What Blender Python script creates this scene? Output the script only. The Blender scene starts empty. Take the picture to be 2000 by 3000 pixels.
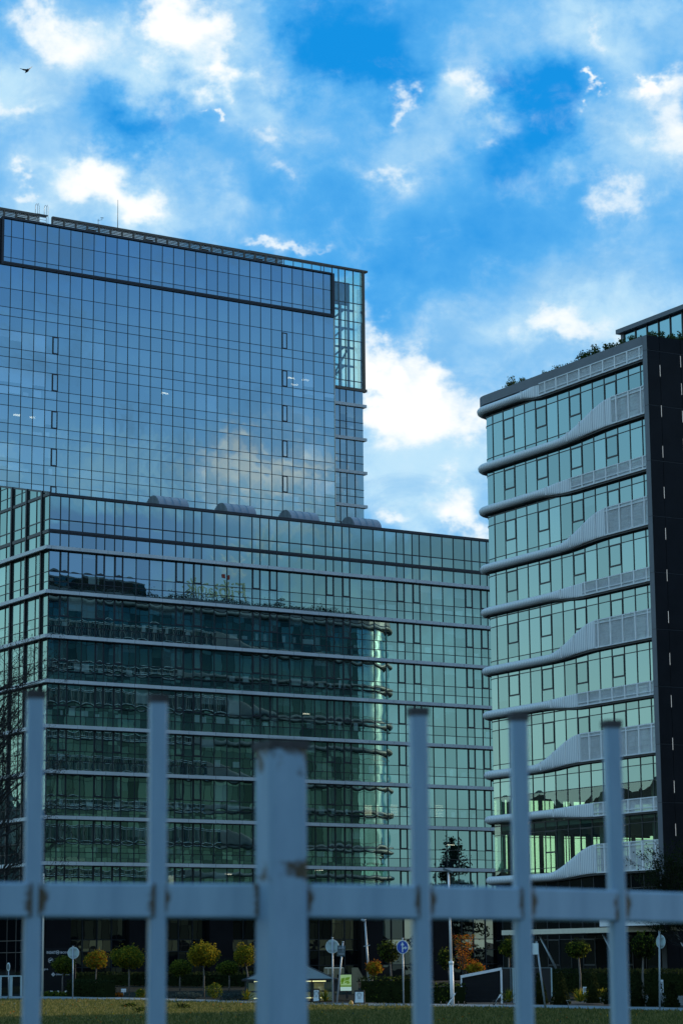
import bpy, math, random
from mathutils import Vector, Matrix
R = math.radians
rnd = random.Random(7)
C = bpy.context.scene.collection
sc = bpy.context.scene

# ------------------------------------------------------------------ camera
FPX, EH = 7000.0, 1.9                       # focal length in pixels of a 2000 px wide picture, eye height
PITCH, ROLL = R(10.675), R(-0.485)
cd = bpy.data.cameras.new('camera')
cam = bpy.data.objects.new('camera', cd); C.objects.link(cam); sc.camera = cam
cd.sensor_fit = 'HORIZONTAL'; cd.sensor_width = 24.0; cd.lens = FPX / 2000 * 24.0
cd.clip_start = 0.1; cd.clip_end = 6000
cp, sp, cr, sr = math.cos(PITCH), math.sin(PITCH), math.cos(ROLL), math.sin(ROLL)
FW = Vector((0, cp, sp)); UP0 = Vector((0, -sp, cp)); RT0 = Vector((1, 0, 0))
RT = RT0 * cr + UP0 * sr; UP = UP0 * cr - RT0 * sr
m = Matrix((RT, UP, -FW)).transposed().to_4x4(); m.translation = (0, 0, EH)
cam.matrix_world = m
cd.dof.use_dof = True; cd.dof.focus_distance = 200.0; cd.dof.aperture_fstop = 9.0

def ray(px, py):
    return FW * FPX + RT * (px - 1000) - UP * (py - 1500)
def at(px, py, d):                          # the point seen at px, py that lies d metres ahead
    v = ray(px, py); return v * (d / v.y) + Vector((0, 0, EH))
def gp(px, py, z=0.0):                      # the ground point seen at px, py
    v = ray(px, py); t = (z - EH) / v.z; return v * t + Vector((0, 0, EH))
def azel(px, py):
    v = ray(px, py).normalized(); return math.atan2(v.x, v.y), math.asin(v.z)

# ------------------------------------------------------------------ world and sun
SUN_AZ, SUN_EL = R(55), R(13)
w = bpy.data.worlds.new('World'); sc.world = w; w.use_nodes = True
nt = w.node_tree; nt.nodes.clear()
def N(t, **kw):
    n = nt.nodes.new(t)
    for k, v in kw.items(): setattr(n, k, v)
    return n
def M(op, a, b=None, c=None, clamp=False):
    n = N('ShaderNodeMath', operation=op); n.use_clamp = clamp
    for i, v in enumerate((a, b, c)):
        if v is None: continue
        if isinstance(v, (int, float)): n.inputs[i].default_value = v
        else: nt.links.new(v, n.inputs[i])
    return n.outputs[0]
def MIX(f, a, b, mode='MIX'):
    n = N('ShaderNodeMix', data_type='RGBA', blend_type=mode)
    for s, v in ((n.inputs[0], f), (n.inputs[6], a), (n.inputs[7], b)):
        if isinstance(v, (int, float)): s.default_value = v
        elif isinstance(v, tuple): s.default_value = (*v, 1)
        else: nt.links.new(v, s)
    return n.outputs[2]
def SS(x, lo, hi):
    n = N('ShaderNodeMapRange', interpolation_type='SMOOTHSTEP')
    nt.links.new(x, n.inputs[0]); n.inputs[1].default_value = lo; n.inputs[2].default_value = hi
    return n.outputs[0]
tc = N('ShaderNodeTexCoord'); D = tc.outputs['Generated']
sky = N('ShaderNodeTexSky', sky_type='NISHITA'); sky.sun_disc = False
sky.sun_elevation = SUN_EL; sky.sun_rotation = SUN_AZ; sky.air_density = 1.0; sky.dust_density = 0.4; sky.ozone_density = 2.5
sx = N('ShaderNodeSeparateXYZ'); nt.links.new(D, sx.inputs[0])
AZ = M('ARCTAN2', sx.outputs[0], sx.outputs[1]); EL = M('ARCSINE', sx.outputs[2])
comb = N('ShaderNodeCombineXYZ'); nt.links.new(AZ, comb.inputs[0]); nt.links.new(M('MULTIPLY', EL, 1.25), comb.inputs[1])
P2 = comb.outputs[0]
def fbm(scale, det, rough, dist=0.0, off=(0, 0, 0)):
    mp = N('ShaderNodeMapping'); nt.links.new(P2, mp.inputs[0]); mp.inputs['Location'].default_value = off
    n = N('ShaderNodeTexNoise', noise_dimensions='3D'); nt.links.new(mp.outputs[0], n.inputs['Vector'])
    n.inputs['Scale'].default_value = scale; n.inputs['Detail'].default_value = det
    n.inputs['Roughness'].default_value = rough; n.inputs['Distortion'].default_value = dist
    return n.outputs['Fac']
# warp the angles a little so that no cloud keeps a plain outline
WX = M('MULTIPLY', M('SUBTRACT', fbm(26, 5, .6, 0, (3, 1, 0)), .5), .075)
WY = M('MULTIPLY', M('SUBTRACT', fbm(26, 5, .6, 0, (7, 5, 2)), .5), .06)
AZW, ELW = M('ADD', AZ, WX), M('ADD', EL, WY)
def blobs(lst):                             # x, y, rx, ry (degrees of sky by way of picture pixels /1.2755), weight
    acc = None
    for (x, y, rx, ry, wt) in lst:
        a, e = azel(x * 1.2755, y * 1.2755); k = 1.2755 / FPX
        u = M('MULTIPLY', M('SUBTRACT', AZW, a), 1 / (rx * k)); v = M('MULTIPLY', M('SUBTRACT', ELW, e), 1 / (ry * k))
        q = M('MULTIPLY_ADD', u, u, M('MULTIPLY', v, v))
        g = M('MULTIPLY', M('EXPONENT', M('MULTIPLY', q, -1)), wt)
        acc = g if acc is None else M('ADD', acc, g)
    return acc
veil = blobs([(780, 80, 260, 120, -.75), (330, 275, 120, 60, -.7), (1225, 190, 95, 80, -.75), (1210, 310, 110, 110, -.7), (880, 640, 190, 190, -.25),
              (620, 430, 180, 90, -.2), (1000, 250, 80, 60, .2), (1390, 50, 210, 100, .75), (1460, 330, 160, 190, .65), (650, 250, 110, 110, .5), (1080, 220, 110, 110, .45), (930, 330, 130, 90, .35), (600, 60, 90, 70, .4),
              (150, 120, 200, 130, .75), (430, 80, 140, 140, .9), (260, 440, 240, 110, .8), (40, 210, 80, 70, .5), (510, 190, 90, 70, .5), (940, 920, 190, 200, .7), (800, 760, 45, 120, .6), (990, 1060, 200, 120, .25), (1020, 1160, 240, 110, .8),
              (1330, 750, 220, 120, .8), (1000, 720, 160, 90, .25), (930, 400, 130, 90, .25), (480, 520, 200, 60, .25), (60, 330, 140, 120, .2), (1500, 650, 160, 120, .3),
              (600, 160, 80, 130, .2), (150, 480, 220, 80, .2), (900, 520, 80, 60, .15), (740, 260, 70, 90, .1), (870, 170, 150, 60, -.3), (560, 20, 60, 60, .2)])
puff = blobs([(420, 60, 95, 85, 1.1), (360, 30, 60, 80, .5), (170, 100, 100, 55, .75), (95, 45, 70, 45, .6), (25, 215, 42, 40, .6), (515, 185, 55, 42, .95), (530, 280, 16, 14, .7), (480, 272, 16, 12, .4),
              (210, 405, 110, 45, .95), (310, 465, 95, 45, .95), (40, 408, 32, 20, .55), (1075, 215, 44, 50, .6), (1090, 340, 40, 30, .4), (1380, 75, 36, 26, .5), (1352, 196, 28, 14, .95),
              (1500, 180, 80, 34, .85), (1540, 290, 80, 80, .75), (1430, 455, 90, 45, .65), (1320, 765, 110, 45, .8), (925, 880, 95, 90, .9), (985, 960, 80, 80, .85),
              (850, 860, 30, 120, .6), (1075, 1190, 70, 50, 1.0), (885, 1185, 55, 28, .75), (1000, 1130, 90, 30, .45), (910, 385, 46, 30, .5), (925, 235, 30, 28, .6), (650, 300, 50, 30, .45),
              (640, 565, 40, 14, .5), (640, 375, 32, 16, .3), (1490, 170, 30, 14, .7), (700, 545, 40, 14, .35), (1090, 920, 60, 60, .4), (800, 780, 40, 110, .8), (880, 990, 50, 60, .6), (1000, 860, 60, 40, .4)])
fb1 = fbm(20, 7, .58, .35, (1.3, 2.1, 0)); fb2 = fbm(48, 8, .6, .3, (5.1, .3, 1)); fb3 = fbm(7, 4, .5, .2, (.4, 3.3, 2))
# a wide mask: in the quarter ahead the cloud pattern is the one over the towers, elsewhere it is loose fields of cloud
AH = SS(M('ABSOLUTE', AZ), R(42), R(20))
cover = M('ADD', M('ADD', .44, M('MULTIPLY', M('SUBTRACT', fb1, .5), 1.0)), M('MULTIPLY', veil, AH))
cover = M('ADD', cover, M('MULTIPLY', M('SUBTRACT', fb3, .5), .5))
cover = M('ADD', cover, M('MULTIPLY', M('SUBTRACT', fb2, .5), .55))
bright = M('ADD', M('MULTIPLY', puff, AH), M('MULTIPLY', M('SUBTRACT', fb2, .5), 1.05))
bright = M('ADD', bright, M('MULTIPLY', M('SUBTRACT', fb1, .5), .55))
skyc = MIX(1.0, sky.outputs[0], (.30, .95, 1.75), 'MULTIPLY')
deep = MIX(.85, skyc, (.02, 3.0, 8.0))
mid = (1.0, 4.4, 8.8); pale = (5.2, 7.9, 9.8); white = (10.2, 10.4, 10.4)
c = MIX(SS(cover, -.25, .62), deep, mid)
c = MIX(SS(cover, .38, 1.45), c, pale)
c = MIX(M('MULTIPLY', M('MULTIPLY', SS(fbm(27, 7, .62, .6, (9, 4, 2)), .44, .66), SS(cover, .35, .9)), .5), c, (1.9, 5.0, 8.6))
c = MIX(M('MULTIPLY', SS(bright, .0, .70), .6), c, (7.4, 9.0, 9.9))
c = MIX(SS(bright, .22, 1.05), c, white)
# towards the left the sky is an even pale veil, behind the camera and to its right it is dimmer blue with grey cloud
LEFT = M('MULTIPLY', SS(AZ, R(-38), R(-55)), SS(AZ, R(-120), R(-95)))
lc = MIX(SS(EL, R(3), R(14.5)), (7.6, 10.5, 9.7), (4.1, 7.8, 10.8))
lc = MIX(M('MULTIPLY', SS(fb3, .4, .75), .25), lc, (4.2, 7.1, 9.0))
c = MIX(LEFT, c, lc)
RIGHT = M('MAXIMUM', SS(AZ, R(70), R(92)), SS(AZ, R(-95), R(-120)))
rp = N('ShaderNodeValToRGB'); nt.links.new(M('DIVIDE', EL, R(20), clamp=True), rp.inputs[0]); rp.color_ramp.interpolation = 'EASE'
stops = [(1.2, (.42, .48, .40)), (3.0, (.50, .66, .58)), (4.6, (.57, .90, .92)), (7.0, (.50, .86, .98)), (9.2, (.29, .49, .66)), (10.7, (.36, .62, .95)), (14, (.25, .49, .89)), (17.5, (.16, .36, .80))]
while len(rp.color_ramp.elements) < len(stops): rp.color_ramp.elements.new(.5)
for e_, (a_, c3) in zip(rp.color_ramp.elements, stops): e_.position = a_ / 20; e_.color = (*c3, 1)
rc_ = MIX(1.0, rp.outputs[0], (10, 10, 10), 'MULTIPLY')
grey = MIX(SS(EL, R(5), R(13)), (4.4, 6.4, 6.6), (2.6, 4.0, 5.4))
rc_ = MIX(M('MULTIPLY', SS(M('ADD', M('SUBTRACT', fbm(9, 7, .6, .4, (2, 8, 1)), M('MULTIPLY', SS(EL, R(11), R(15)), .15)), M('MULTIPLY', SS(EL, R(13), R(8)), .17)), .50, .68), .8), rc_, grey)
rc_ = MIX(M('MULTIPLY', SS(fbm(14, 6, .6, .5, (4, 1, 9)), .5, .68), M('MULTIPLY', SS(EL, R(7.6), R(9)), .45)), rc_, (2.0, 3.3, 5.2))
rc_ = MIX(M('MULTIPLY', M('MULTIPLY', SS(AZ, R(115.5), R(120)), SS(EL, R(8.0), R(9.0))), SS(EL, R(10.9), R(10.4))), rc_, (2.6, 4.2, 7.6))
rc_ = MIX(M('MULTIPLY', M('MULTIPLY', SS(fbm(22, 6, .58, .6, (3, 7, 5)), .50, .70), M('MULTIPLY', SS(EL, R(10.2), R(11)), SS(EL, R(15.5), R(12)))), .55), rc_, (5.4, 7.4, 9.4))
def spot(a, e, ra, re):
    u = M('MULTIPLY', M('SUBTRACT', AZW, a), 1 / ra); v = M('MULTIPLY', M('SUBTRACT', ELW, e), 1 / re)
    return M('EXPONENT', M('MULTIPLY', M('MULTIPLY_ADD', u, u, M('MULTIPLY', v, v)), -1))
rc_ = MIX(M('MULTIPLY', spot(R(116.4), R(11.6), R(1.15), R(.7)), .6), rc_, (15.0, 11.2, 9.6))
rc_ = MIX(M('MULTIPLY', SS(fbm(34, 7, .6, .4, (6, 2, 3)), .55, .72), M('MULTIPLY', spot(R(117), R(9.8), R(4), R(1.6)), .7)), rc_, (7.2, 7.2, 6.6))
c = MIX(M('MULTIPLY', SS(M('ABSOLUTE', AZ), R(60), R(40)), SS(EL, R(9), R(3))), c, (10.5, 12.5, 10.0))
c = MIX(RIGHT, c, rc_)
BEHIND = SS(M('ABSOLUTE', AZ), R(130), R(150))
c = MIX(M('MULTIPLY', BEHIND, .8), c, (3.4, 5.6, 7.0))
c = MIX(spot(SUN_AZ, SUN_EL, R(17), R(13)), c, (18, 16, 12.5))
c = MIX(spot(SUN_AZ + R(1), SUN_EL - R(2), R(8), R(6)), c, (120, 102, 72))
c = MIX(SS(EL, R(.5), R(-3)), c, (.5, .6, .6))
bg = N('ShaderNodeBackground'); nt.links.new(c, bg.inputs[0]); bg.inputs[1].default_value = 0.1
out = N('ShaderNodeOutputWorld'); nt.links.new(bg.outputs[0], out.inputs[0])
w.cycles.sampling_method = 'MANUAL'; w.cycles.sample_map_resolution = 1024

sl = bpy.data.lights.new('sun', 'SUN'); so = bpy.data.objects.new('sun', sl); C.objects.link(so)
sl.energy = 4.0; sl.angle = R(.5); sl.color = (1.0, .84, .62)
sd = Vector((math.sin(SUN_AZ) * math.cos(SUN_EL), math.cos(SUN_AZ) * math.cos(SUN_EL), math.sin(SUN_EL)))
so.rotation_euler = sd.to_track_quat('Z', 'Y').to_euler(); so.location = (60, 60, 120)
sc.view_settings.view_transform = 'Standard'; sc.view_settings.look = 'None'; sc.view_settings.exposure = 0; sc.view_settings.gamma = 1
sc.cycles.max_bounces = 7; sc.cycles.glossy_bounces = 4; sc.cycles.transparent_max_bounces = 12; sc.cycles.diffuse_bounces = 2
sc.cycles.caustics_reflective = False; sc.cycles.caustics_refractive = False
sc.cycles.sample_clamp_indirect = 4

# ------------------------------------------------------------------ materials
def newmat(name):
    mt = bpy.data.materials.new(name); mt.use_nodes = True
    return mt, mt.node_tree, mt.node_tree.nodes['Principled BSDF']
def plain(name, col, rough=.6, metal=0.0, var=.15, scale=3.0, bump=0.0, spec=.5):
    mt, t, b = newmat(name)
    b.inputs['Roughness'].default_value = rough; b.inputs['Metallic'].default_value = metal
    b.inputs['Specular IOR Level'].default_value = spec
    co = t.nodes.new('ShaderNodeTexCoord')
    n = t.nodes.new('ShaderNodeTexNoise'); n.inputs['Scale'].default_value = scale; n.inputs['Detail'].default_value = 5
    t.links.new(co.outputs['Object'], n.inputs['Vector'])
    r = t.nodes.new('ShaderNodeValToRGB'); t.links.new(n.outputs['Fac'], r.inputs[0])
    r.color_ramp.elements[0].position = .3; r.color_ramp.elements[1].position = .7
    r.color_ramp.elements[0].color = (*[x * (1 - var) for x in col], 1); r.color_ramp.elements[1].color = (*[min(1, x * (1 + var)) for x in col], 1)
    t.links.new(r.outputs[0], b.inputs['Base Color'])
    if bump:
        bp = t.nodes.new('ShaderNodeBump'); bp.inputs['Strength'].default_value = bump; bp.inputs['Distance'].default_value = .02
        t.links.new(n.outputs['Fac'], bp.inputs['Height']); t.links.new(bp.outputs[0], b.inputs['Normal'])
    return mt
def emit(name, col, s):
    mt, t, b = newmat(name); b.inputs['Base Color'].default_value = (*col, 1)
    b.inputs['Emission Color'].default_value = (*col, 1); b.inputs['Emission Strength'].default_value = s
    return mt
def glass(name, tint, refl, inner, blind, spandrel, pillow=.0065, wob=.0026, clear=.10, clearcol=(.8, .9, .85), fv=.11):
    mt, t, b = newmat(name); t.nodes.remove(b); nd, lk = t.nodes, t.links
    def mth(op, a, b=None, c=None):
        n = nd.new('ShaderNodeMath'); n.operation = op
        for i, v in enumerate((a, b, c)):
            if v is None: continue
            if isinstance(v, (int, float)): n.inputs[i].default_value = v
            else: lk.new(v, n.inputs[i])
        return n.outputs[0]
    def vec(op, a, b=None, s=None):
        n = nd.new('ShaderNodeVectorMath'); n.operation = op
        for i, v in enumerate((a, b)):
            if v is None: continue
            if isinstance(v, tuple): n.inputs[i].default_value = v
            else: lk.new(v, n.inputs[i])
        if s is not None:
            if isinstance(s, float): n.inputs['Scale'].default_value = s
            else: lk.new(s, n.inputs['Scale'])
        return n.outputs[0]
    uv = nd.new('ShaderNodeUVMap'); uv.uv_map = 'UVMap'
    sp_ = nd.new('ShaderNodeSeparateXYZ'); lk.new(uv.outputs[0], sp_.inputs[0]); U, V = sp_.outputs[0], sp_.outputs[1]
    ge = nd.new('ShaderNodeNewGeometry'); tg = nd.new('ShaderNodeTangent'); tg.direction_type = 'UV_MAP'; tg.uv_map = 'UVMap'
    at_ = nd.new('ShaderNodeAttribute'); at_.attribute_name = 'pane'; at_.attribute_type = 'GEOMETRY'
    aa = nd.new('ShaderNodeSeparateColor'); lk.new(at_.outputs['Color'], aa.inputs[0])
    rn = nd.new('ShaderNodeAttribute'); rn.attribute_name = 'vary'; rn.attribute_type = 'GEOMETRY'
    vr = nd.new('ShaderNodeSeparateColor'); lk.new(rn.outputs['Color'], vr.inputs[0])
    B = vec('CROSS_PRODUCT', ge.outputs['Normal'], tg.outputs[0])
    k = mth('MULTIPLY_ADD', vr.outputs[0], pillow * 1.6, pillow * .2)
    uu = mth('MULTIPLY', mth('MULTIPLY', U, mth('SUBTRACT', 1.0, U)), 4.0); vv = mth('MULTIPLY', mth('MULTIPLY', V, mth('SUBTRACT', 1.0, V)), 4.0)
    p1 = vec('SCALE', tg.outputs[0], None, mth('MULTIPLY', mth('MULTIPLY', mth('SUBTRACT', U, .5), vv), k))
    p2 = vec('SCALE', B, None, mth('MULTIPLY', mth('MULTIPLY', mth('SUBTRACT', V, .5), uu), k))
    co = nd.new('ShaderNodeTexCoord'); nz = nd.new('ShaderNodeTexNoise'); nz.inputs['Scale'].default_value = .9; nz.inputs['Detail'].default_value = 2
    lk.new(co.outputs['Object'], nz.inputs['Vector'])
    p3 = vec('SCALE', vec('SUBTRACT', nz.outputs['Color'], (.5, .5, .5)), None, wob * 2)
    nr = vec('NORMALIZE', vec('ADD', vec('ADD', ge.outputs['Normal'], p1), vec('ADD', p2, p3)))
    gl = nd.new('ShaderNodeBsdfGlossy'); gl.inputs['Roughness'].default_value = 0.0; gl.inputs['Color'].default_value = (*tint, 1)
    lk.new(nr, gl.inputs['Normal'])
    # what stands close behind the pane: blind drawn part of the way, or pale furniture along the bottom
    ln = aa.outputs[0]                       # > .5: blind down to (ln-.5)*2 of the pane, < .5: furniture up to ln*2
    isb = mth('GREATER_THAN', ln, .5)
    mb = mth('GREATER_THAN', V, mth('SUBTRACT', 2.0, mth('MULTIPLY', ln, 2.0)))
    mf = mth('LESS_THAN', V, mth('MULTIPLY', ln, 2.0))
    mu = mth('MULTIPLY', mth('GREATER_THAN', U, vr.outputs[1]), mth('LESS_THAN', U, vr.outputs[2]))
    mask = mth('ADD', mth('MULTIPLY', isb, mb), mth('MULTIPLY', mth('SUBTRACT', 1.0, isb), mth('MULTIPLY', mf, mu)))
    tone = mth('MULTIPLY', mask, aa.outputs[1])
    mx = nd.new('ShaderNodeMix'); mx.data_type = 'RGBA'; lk.new(tone, mx.inputs[0]); mx.inputs[6].default_value = (*inner, 1); mx.inputs[7].default_value = (*blind, 1)
    ms = nd.new('ShaderNodeMix'); ms.data_type = 'RGBA'; lk.new(aa.outputs[2], ms.inputs[0]); lk.new(mx.outputs[2], ms.inputs[6]); ms.inputs[7].default_value = (*spandrel, 1)
    df = nd.new('ShaderNodeBsdfDiffuse'); lk.new(ms.outputs[2], df.inputs[0])
    tr = nd.new('ShaderNodeBsdfTransparent'); tr.inputs[0].default_value = (*clearcol, 1)
    m1 = nd.new('ShaderNodeMixShader'); lk.new(mth('MULTIPLY', mth('SUBTRACT', 1.0, mth('MAXIMUM', aa.outputs[2], tone)), clear), m1.inputs[0])
    lk.new(df.outputs[0], m1.inputs[1]); lk.new(tr.outputs[0], m1.inputs[2])
    lw = nd.new('ShaderNodeLayerWeight'); lw.inputs[0].default_value = .5
    f5 = mth('POWER', lw.outputs['Facing'], 5.0)
    fac = mth('MULTIPLY_ADD', f5, 1 - refl, refl)
    fac = mth('ADD', fac, mth('MULTIPLY', mth('SUBTRACT', vr.outputs[0], .5), fv))
    m2 = nd.new('ShaderNodeMixShader'); lk.new(fac, m2.inputs[0]); lk.new(m1.outputs[0], m2.inputs[1]); lk.new(gl.outputs[0], m2.inputs[2])
    lk.new(m2.outputs[0], nd['Material Output'].inputs[0])
    return mt
GLF = glass('office_glass', (.58, .94, .97), .41, (.006, .016, .016), (.46, .68, .64), (.008, .018, .026))
GLW = glass('wing_glass', (.66, .98, .93), .34, (.02, .05, .045), (.5, .72, .66), (.03, .06, .06))
GLT = glass('tower_glass', (.62, .96, 1.0), .46, (.012, .022, .04), (.62, .80, .95), (.015, .022, .04), pillow=.005, fv=.055)
GLR = glass('rear_glass', (.62, .9, .95), .36, (.012, .03, .035), (.5, .62, .62), (.01, .025, .03))
GLC = glass('curved_glass', (.65, .93, .94), .37, (.012, .035, .03), (.25, .40, .36), (.012, .03, .035), pillow=.0025)
GLH = glass('shade_darkened_glass', (.62, .95, .90), .09, (.004, .013, .012), (.10, .18, .16), (.003, .006, .007), pillow=.003, clear=.0)  # copy of the curved glass, dimmed to put the far face's shade into it
GLB = glass('lobby_transom_glass', (.9, .92, .8), .35, (.01, .01, .01), (.3, .3, .25), (.01, .01, .01), pillow=.004, clear=.0)
GLV = glass('clear_glass', (.75, .95, .92), .20, (.01, .02, .02), (.3, .4, .35), (.01, .02, .02), pillow=.004, clear=.92, clearcol=(.72, .95, .80))
GLS = glass('screen_glass', (.7, .95, .95), .20, (.1, .2, .2), (.3, .4, .35), (.1, .2, .2), clear=.9, clearcol=(.72, .93, .90))
GLD = glass('lobby_glass', (.62, .72, .70), .09, (.004, .006, .008), (.3, .3, .25), (.004, .006, .008), pillow=.004, clear=.0)
DARK = plain('dark_metal', (.018, .022, .028), .45)
BLACKP = plain('black_panel', (.008, .009, .011), .5, var=.25, scale=.6, spec=.12)
PIER = plain('grey_panel', (.10, .115, .14), .45, var=.12, scale=.7)
LEDGE = plain('pale_metal', (.62, .67, .67), .45, var=.1, scale=.5)
SLAT = plain('white_metal', (.76, .79, .80), .45, var=.06)
FRAME = plain('window_metal', (.012, .018, .024), .4)
BROWNM = plain('brown_metal', (.12, .10, .075), .55)
ROOFG = plain('roof_gravel', (.16, .16, .16), .9, scale=6, var=.3)
ZINC = plain('zinc_sheet', (.20, .25, .29), .45, metal=.2, var=.12, scale=1.5)
CORE = plain('interior_dark', (.02, .025, .025), .9)
FLOORM = plain('interior_floor', (.18, .2, .18), .8)
LAMP = emit('lamp_panel', (1, .93, .75), 9)
LAMPW = emit('led_strip', (1, .95, .85), .3)
STEEL = plain('galvanised_steel', (.42, .47, .50), .4, metal=.6)
STEELD = plain('dark_steel', (.10, .14, .15), .5)
WHITE = plain('white_paint', (.86, .87, .86), .5, var=.06)
CREAM = plain('cream_edge', (.75, .68, .52), .5, var=.05)

# ------------------------------------------------------------------ mesh helpers
class MB:
    def __init__(s): s.v = []; s.f = []; s.mi = []; s.uv = []; s.pa = []; s.va = []; s.mats = []; s.smooth = []
    def mat(s, m):
        if m not in s.mats: s.mats.append(m)
        return s.mats.index(m)
    def face(s, pts, m, uv=None, pa=(0, 0, 0, 1), va=(.5, 0, 1, 1), smooth=False):
        i = len(s.v); s.v += [tuple(p) for p in pts]; s.f.append(tuple(range(i, i + len(pts)))); s.mi.append(s.mat(m))
        s.uv.append(uv or [(0, 0), (1, 0), (1, 1), (0, 1)][:len(pts)] + [(0, 0)] * max(0, len(pts) - 4)); s.pa.append(pa); s.va.append(va); s.smooth.append(smooth)
    def box(s, x0, x1, y0, y1, z0, z1, m, skip=''):
        a = [(x0, y0, z0), (x1, y0, z0), (x1, y1, z0), (x0, y1, z0), (x0, y0, z1), (x1, y0, z1), (x1, y1, z1), (x0, y1, z1)]
        for nm, q in (('b', (3, 2, 1, 0)), ('t', (4, 5, 6, 7)), ('f', (0, 1, 5, 4)), ('r', (1, 2, 6, 5)), ('k', (2, 3, 7, 6)), ('l', (3, 0, 4, 7))):
            if nm not in skip: s.face([a[i] for i in q], m)
    def obox(s, c, ax, ay, az, m):         # a box from its centre and three half-axis vectors
        c, ax, ay, az = Vector(c), Vector(ax), Vector(ay), Vector(az)
        p = [c + ax * i + ay * j + az * k for k in (-1, 1) for (i, j) in ((-1, -1), (1, -1), (1, 1), (-1, 1))]
        for q in ((3, 2, 1, 0), (4, 5, 6, 7), (0, 1, 5, 4), (1, 2, 6, 5), (2, 3, 7, 6), (3, 0, 4, 7)): s.face([p[i] for i in q], m)
    def bar(s, a, b, wd, m, up=(0, 0, 1), wd2=None):
        a, b = Vector(a), Vector(b); d = b - a; L = d.length; d.normalize()
        u = Vector(up)
        if abs(d.dot(u)) > .98: u = Vector((1, 0, 0))
        sx_ = d.cross(u).normalized(); sy_ = sx_.cross(d).normalized()
        s.obox((a + b) / 2, d * (L / 2), sx_ * (wd / 2), sy_ * ((wd2 or wd) / 2), m)
    def tube(s, pts, rad, m, n=8, caps=True):
        pts = [Vector(p) for p in pts]; rad = rad if isinstance(rad, (list, tuple)) else [rad] * len(pts)
        rings = []; prev = None
        for i, p in enumerate(pts):
            d = (pts[min(i + 1, len(pts) - 1)] - pts[max(i - 1, 0)]).normalized()
            if prev is None:
                a = Vector((0, 0, 1)) if abs(d.z) < .9 else Vector((1, 0, 0)); x = d.cross(a).normalized()
            else: x = (prev - d * prev.dot(d)).normalized()
            prev = x; y = d.cross(x)
            i0 = len(s.v); s.v += [tuple(p + (x * math.cos(2 * math.pi * k / n) + y * math.sin(2 * math.pi * k / n)) * rad[i]) for k in range(n)]
            rings.append(i0)
        mi = s.mat(m)
        for a, b in zip(rings, rings[1:]):
            for k in range(n):
                s.f.append((a + k, a + (k + 1) % n, b + (k + 1) % n, b + k)); s._std(mi, 4, True)
        if caps:
            s.f.append(tuple(reversed(range(rings[0], rings[0] + n)))); s._std(mi, n, False)
            s.f.append(tuple(range(rings[-1], rings[-1] + n))); s._std(mi, n, False)
    def _std(s, mi, n, sm):
        s.mi.append(mi); s.uv.append([(0, 0)] * n); s.pa.append((0, 0, 0, 1)); s.va.append((.5, 0, 1, 1)); s.smooth.append(sm)
    def disc(s, c, nrm, r, th, m, n=28, m2=None):
        c, nrm = Vector(c), Vector(nrm).normalized(); s.tube([c - nrm * th / 2, c + nrm * th / 2], r, m, n)
        if m2: s.mi[-1] = s.mat(m2)
    def grid(s, rows, m, closed=False, uvs=None):
        idx = []
        for r_ in rows:
            idx.append(list(range(len(s.v), len(s.v) + len(r_)))); s.v += [tuple(p) for p in r_]
        mi = s.mat(m)
        for j in range(len(rows) - 1):
            n = len(rows[j])
            for k in range(n if closed else n - 1):
                k2 = (k + 1) % n
                s.f.append((idx[j][k], idx[j + 1][k], idx[j + 1][k2], idx[j][k2])); s.mi.append(mi)
                s.uv.append([uvs[j], uvs[j + 1], uvs[j + 1], uvs[j]] if uvs else [(0, 0)] * 4)
                s.pa.append((0, 0, 0, 1)); s.va.append((.5, 0, 1, 1)); s.smooth.append(True)
    def pane(s, o, u, v, m, kind='vision', tilt=.0007):
        o, u, v = Vector(o), Vector(u), Vector(v); n = u.cross(v).normalized(); a, b = (rnd.uniform(-tilt, tilt) for _ in range(2))
        L, H = u.length, v.length
        q = [o - n * (a * L + b * H), o + u + n * (a * L - b * H), o + u + v + n * (a * L + b * H), o + v + n * (-a * L + b * H)]
        pa = (0, 0, 0, 1); u0 = rnd.uniform(0, .5); u1 = rnd.uniform(u0 + .2, 1.0)
        if kind == 'vision' and rnd.random() < .34:
            pa = (.5 + .5 * rnd.choice((.25, .4, .55, .7, 1.0)), rnd.uniform(.12, .5), 0, 1)
        elif kind == 'bright': pa = (.5 + .5 * rnd.choice((.55, .8, 1.0, 1.0)), rnd.uniform(.2, .6), 0, 1)
        elif kind == 'desk' and rnd.random() < .5:
            pa = (rnd.uniform(.15, .45), rnd.uniform(.15, .55), 0, 1)
        elif kind == 'spandrel': pa = (0, 0, rnd.uniform(.85, 1), 1)
        elif kind == 'lightroom': pa = (1.0, rnd.uniform(.08, .3), 0, 1)
        s.face(q, m, [(0, 0), (1, 0), (1, 1), (0, 1)], pa, (rnd.random(), u0, u1, 1))
    def build(s, name, parent=None, loc=(0, 0, 0)):
        me = bpy.data.meshes.new(name); me.from_pydata(s.v, [], s.f)
        for m_ in s.mats: me.materials.append(m_)
        me.polygons.foreach_set('material_index', s.mi); me.polygons.foreach_set('use_smooth', s.smooth)
        uvl = me.uv_layers.new(name='UVMap'); flat = []
        for q in s.uv:
            for p in q: flat += [p[0], p[1]]
        uvl.data.foreach_set('uv', flat)
        if any(mm in GLASSES for mm in s.mats):
            for nm, dat in (('pane', s.pa), ('vary', s.va)):
                at_ = me.color_attributes.new(nm, 'FLOAT_COLOR', 'CORNER'); fl = []
                for q, d in zip(s.f, dat): fl += list(d) * len(q)
                at_.data.foreach_set('color', fl)
        me.update()
        o = bpy.data.objects.new(name, me); C.objects.link(o); o.location = loc
        if parent: o.parent = parent
        return o
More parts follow.
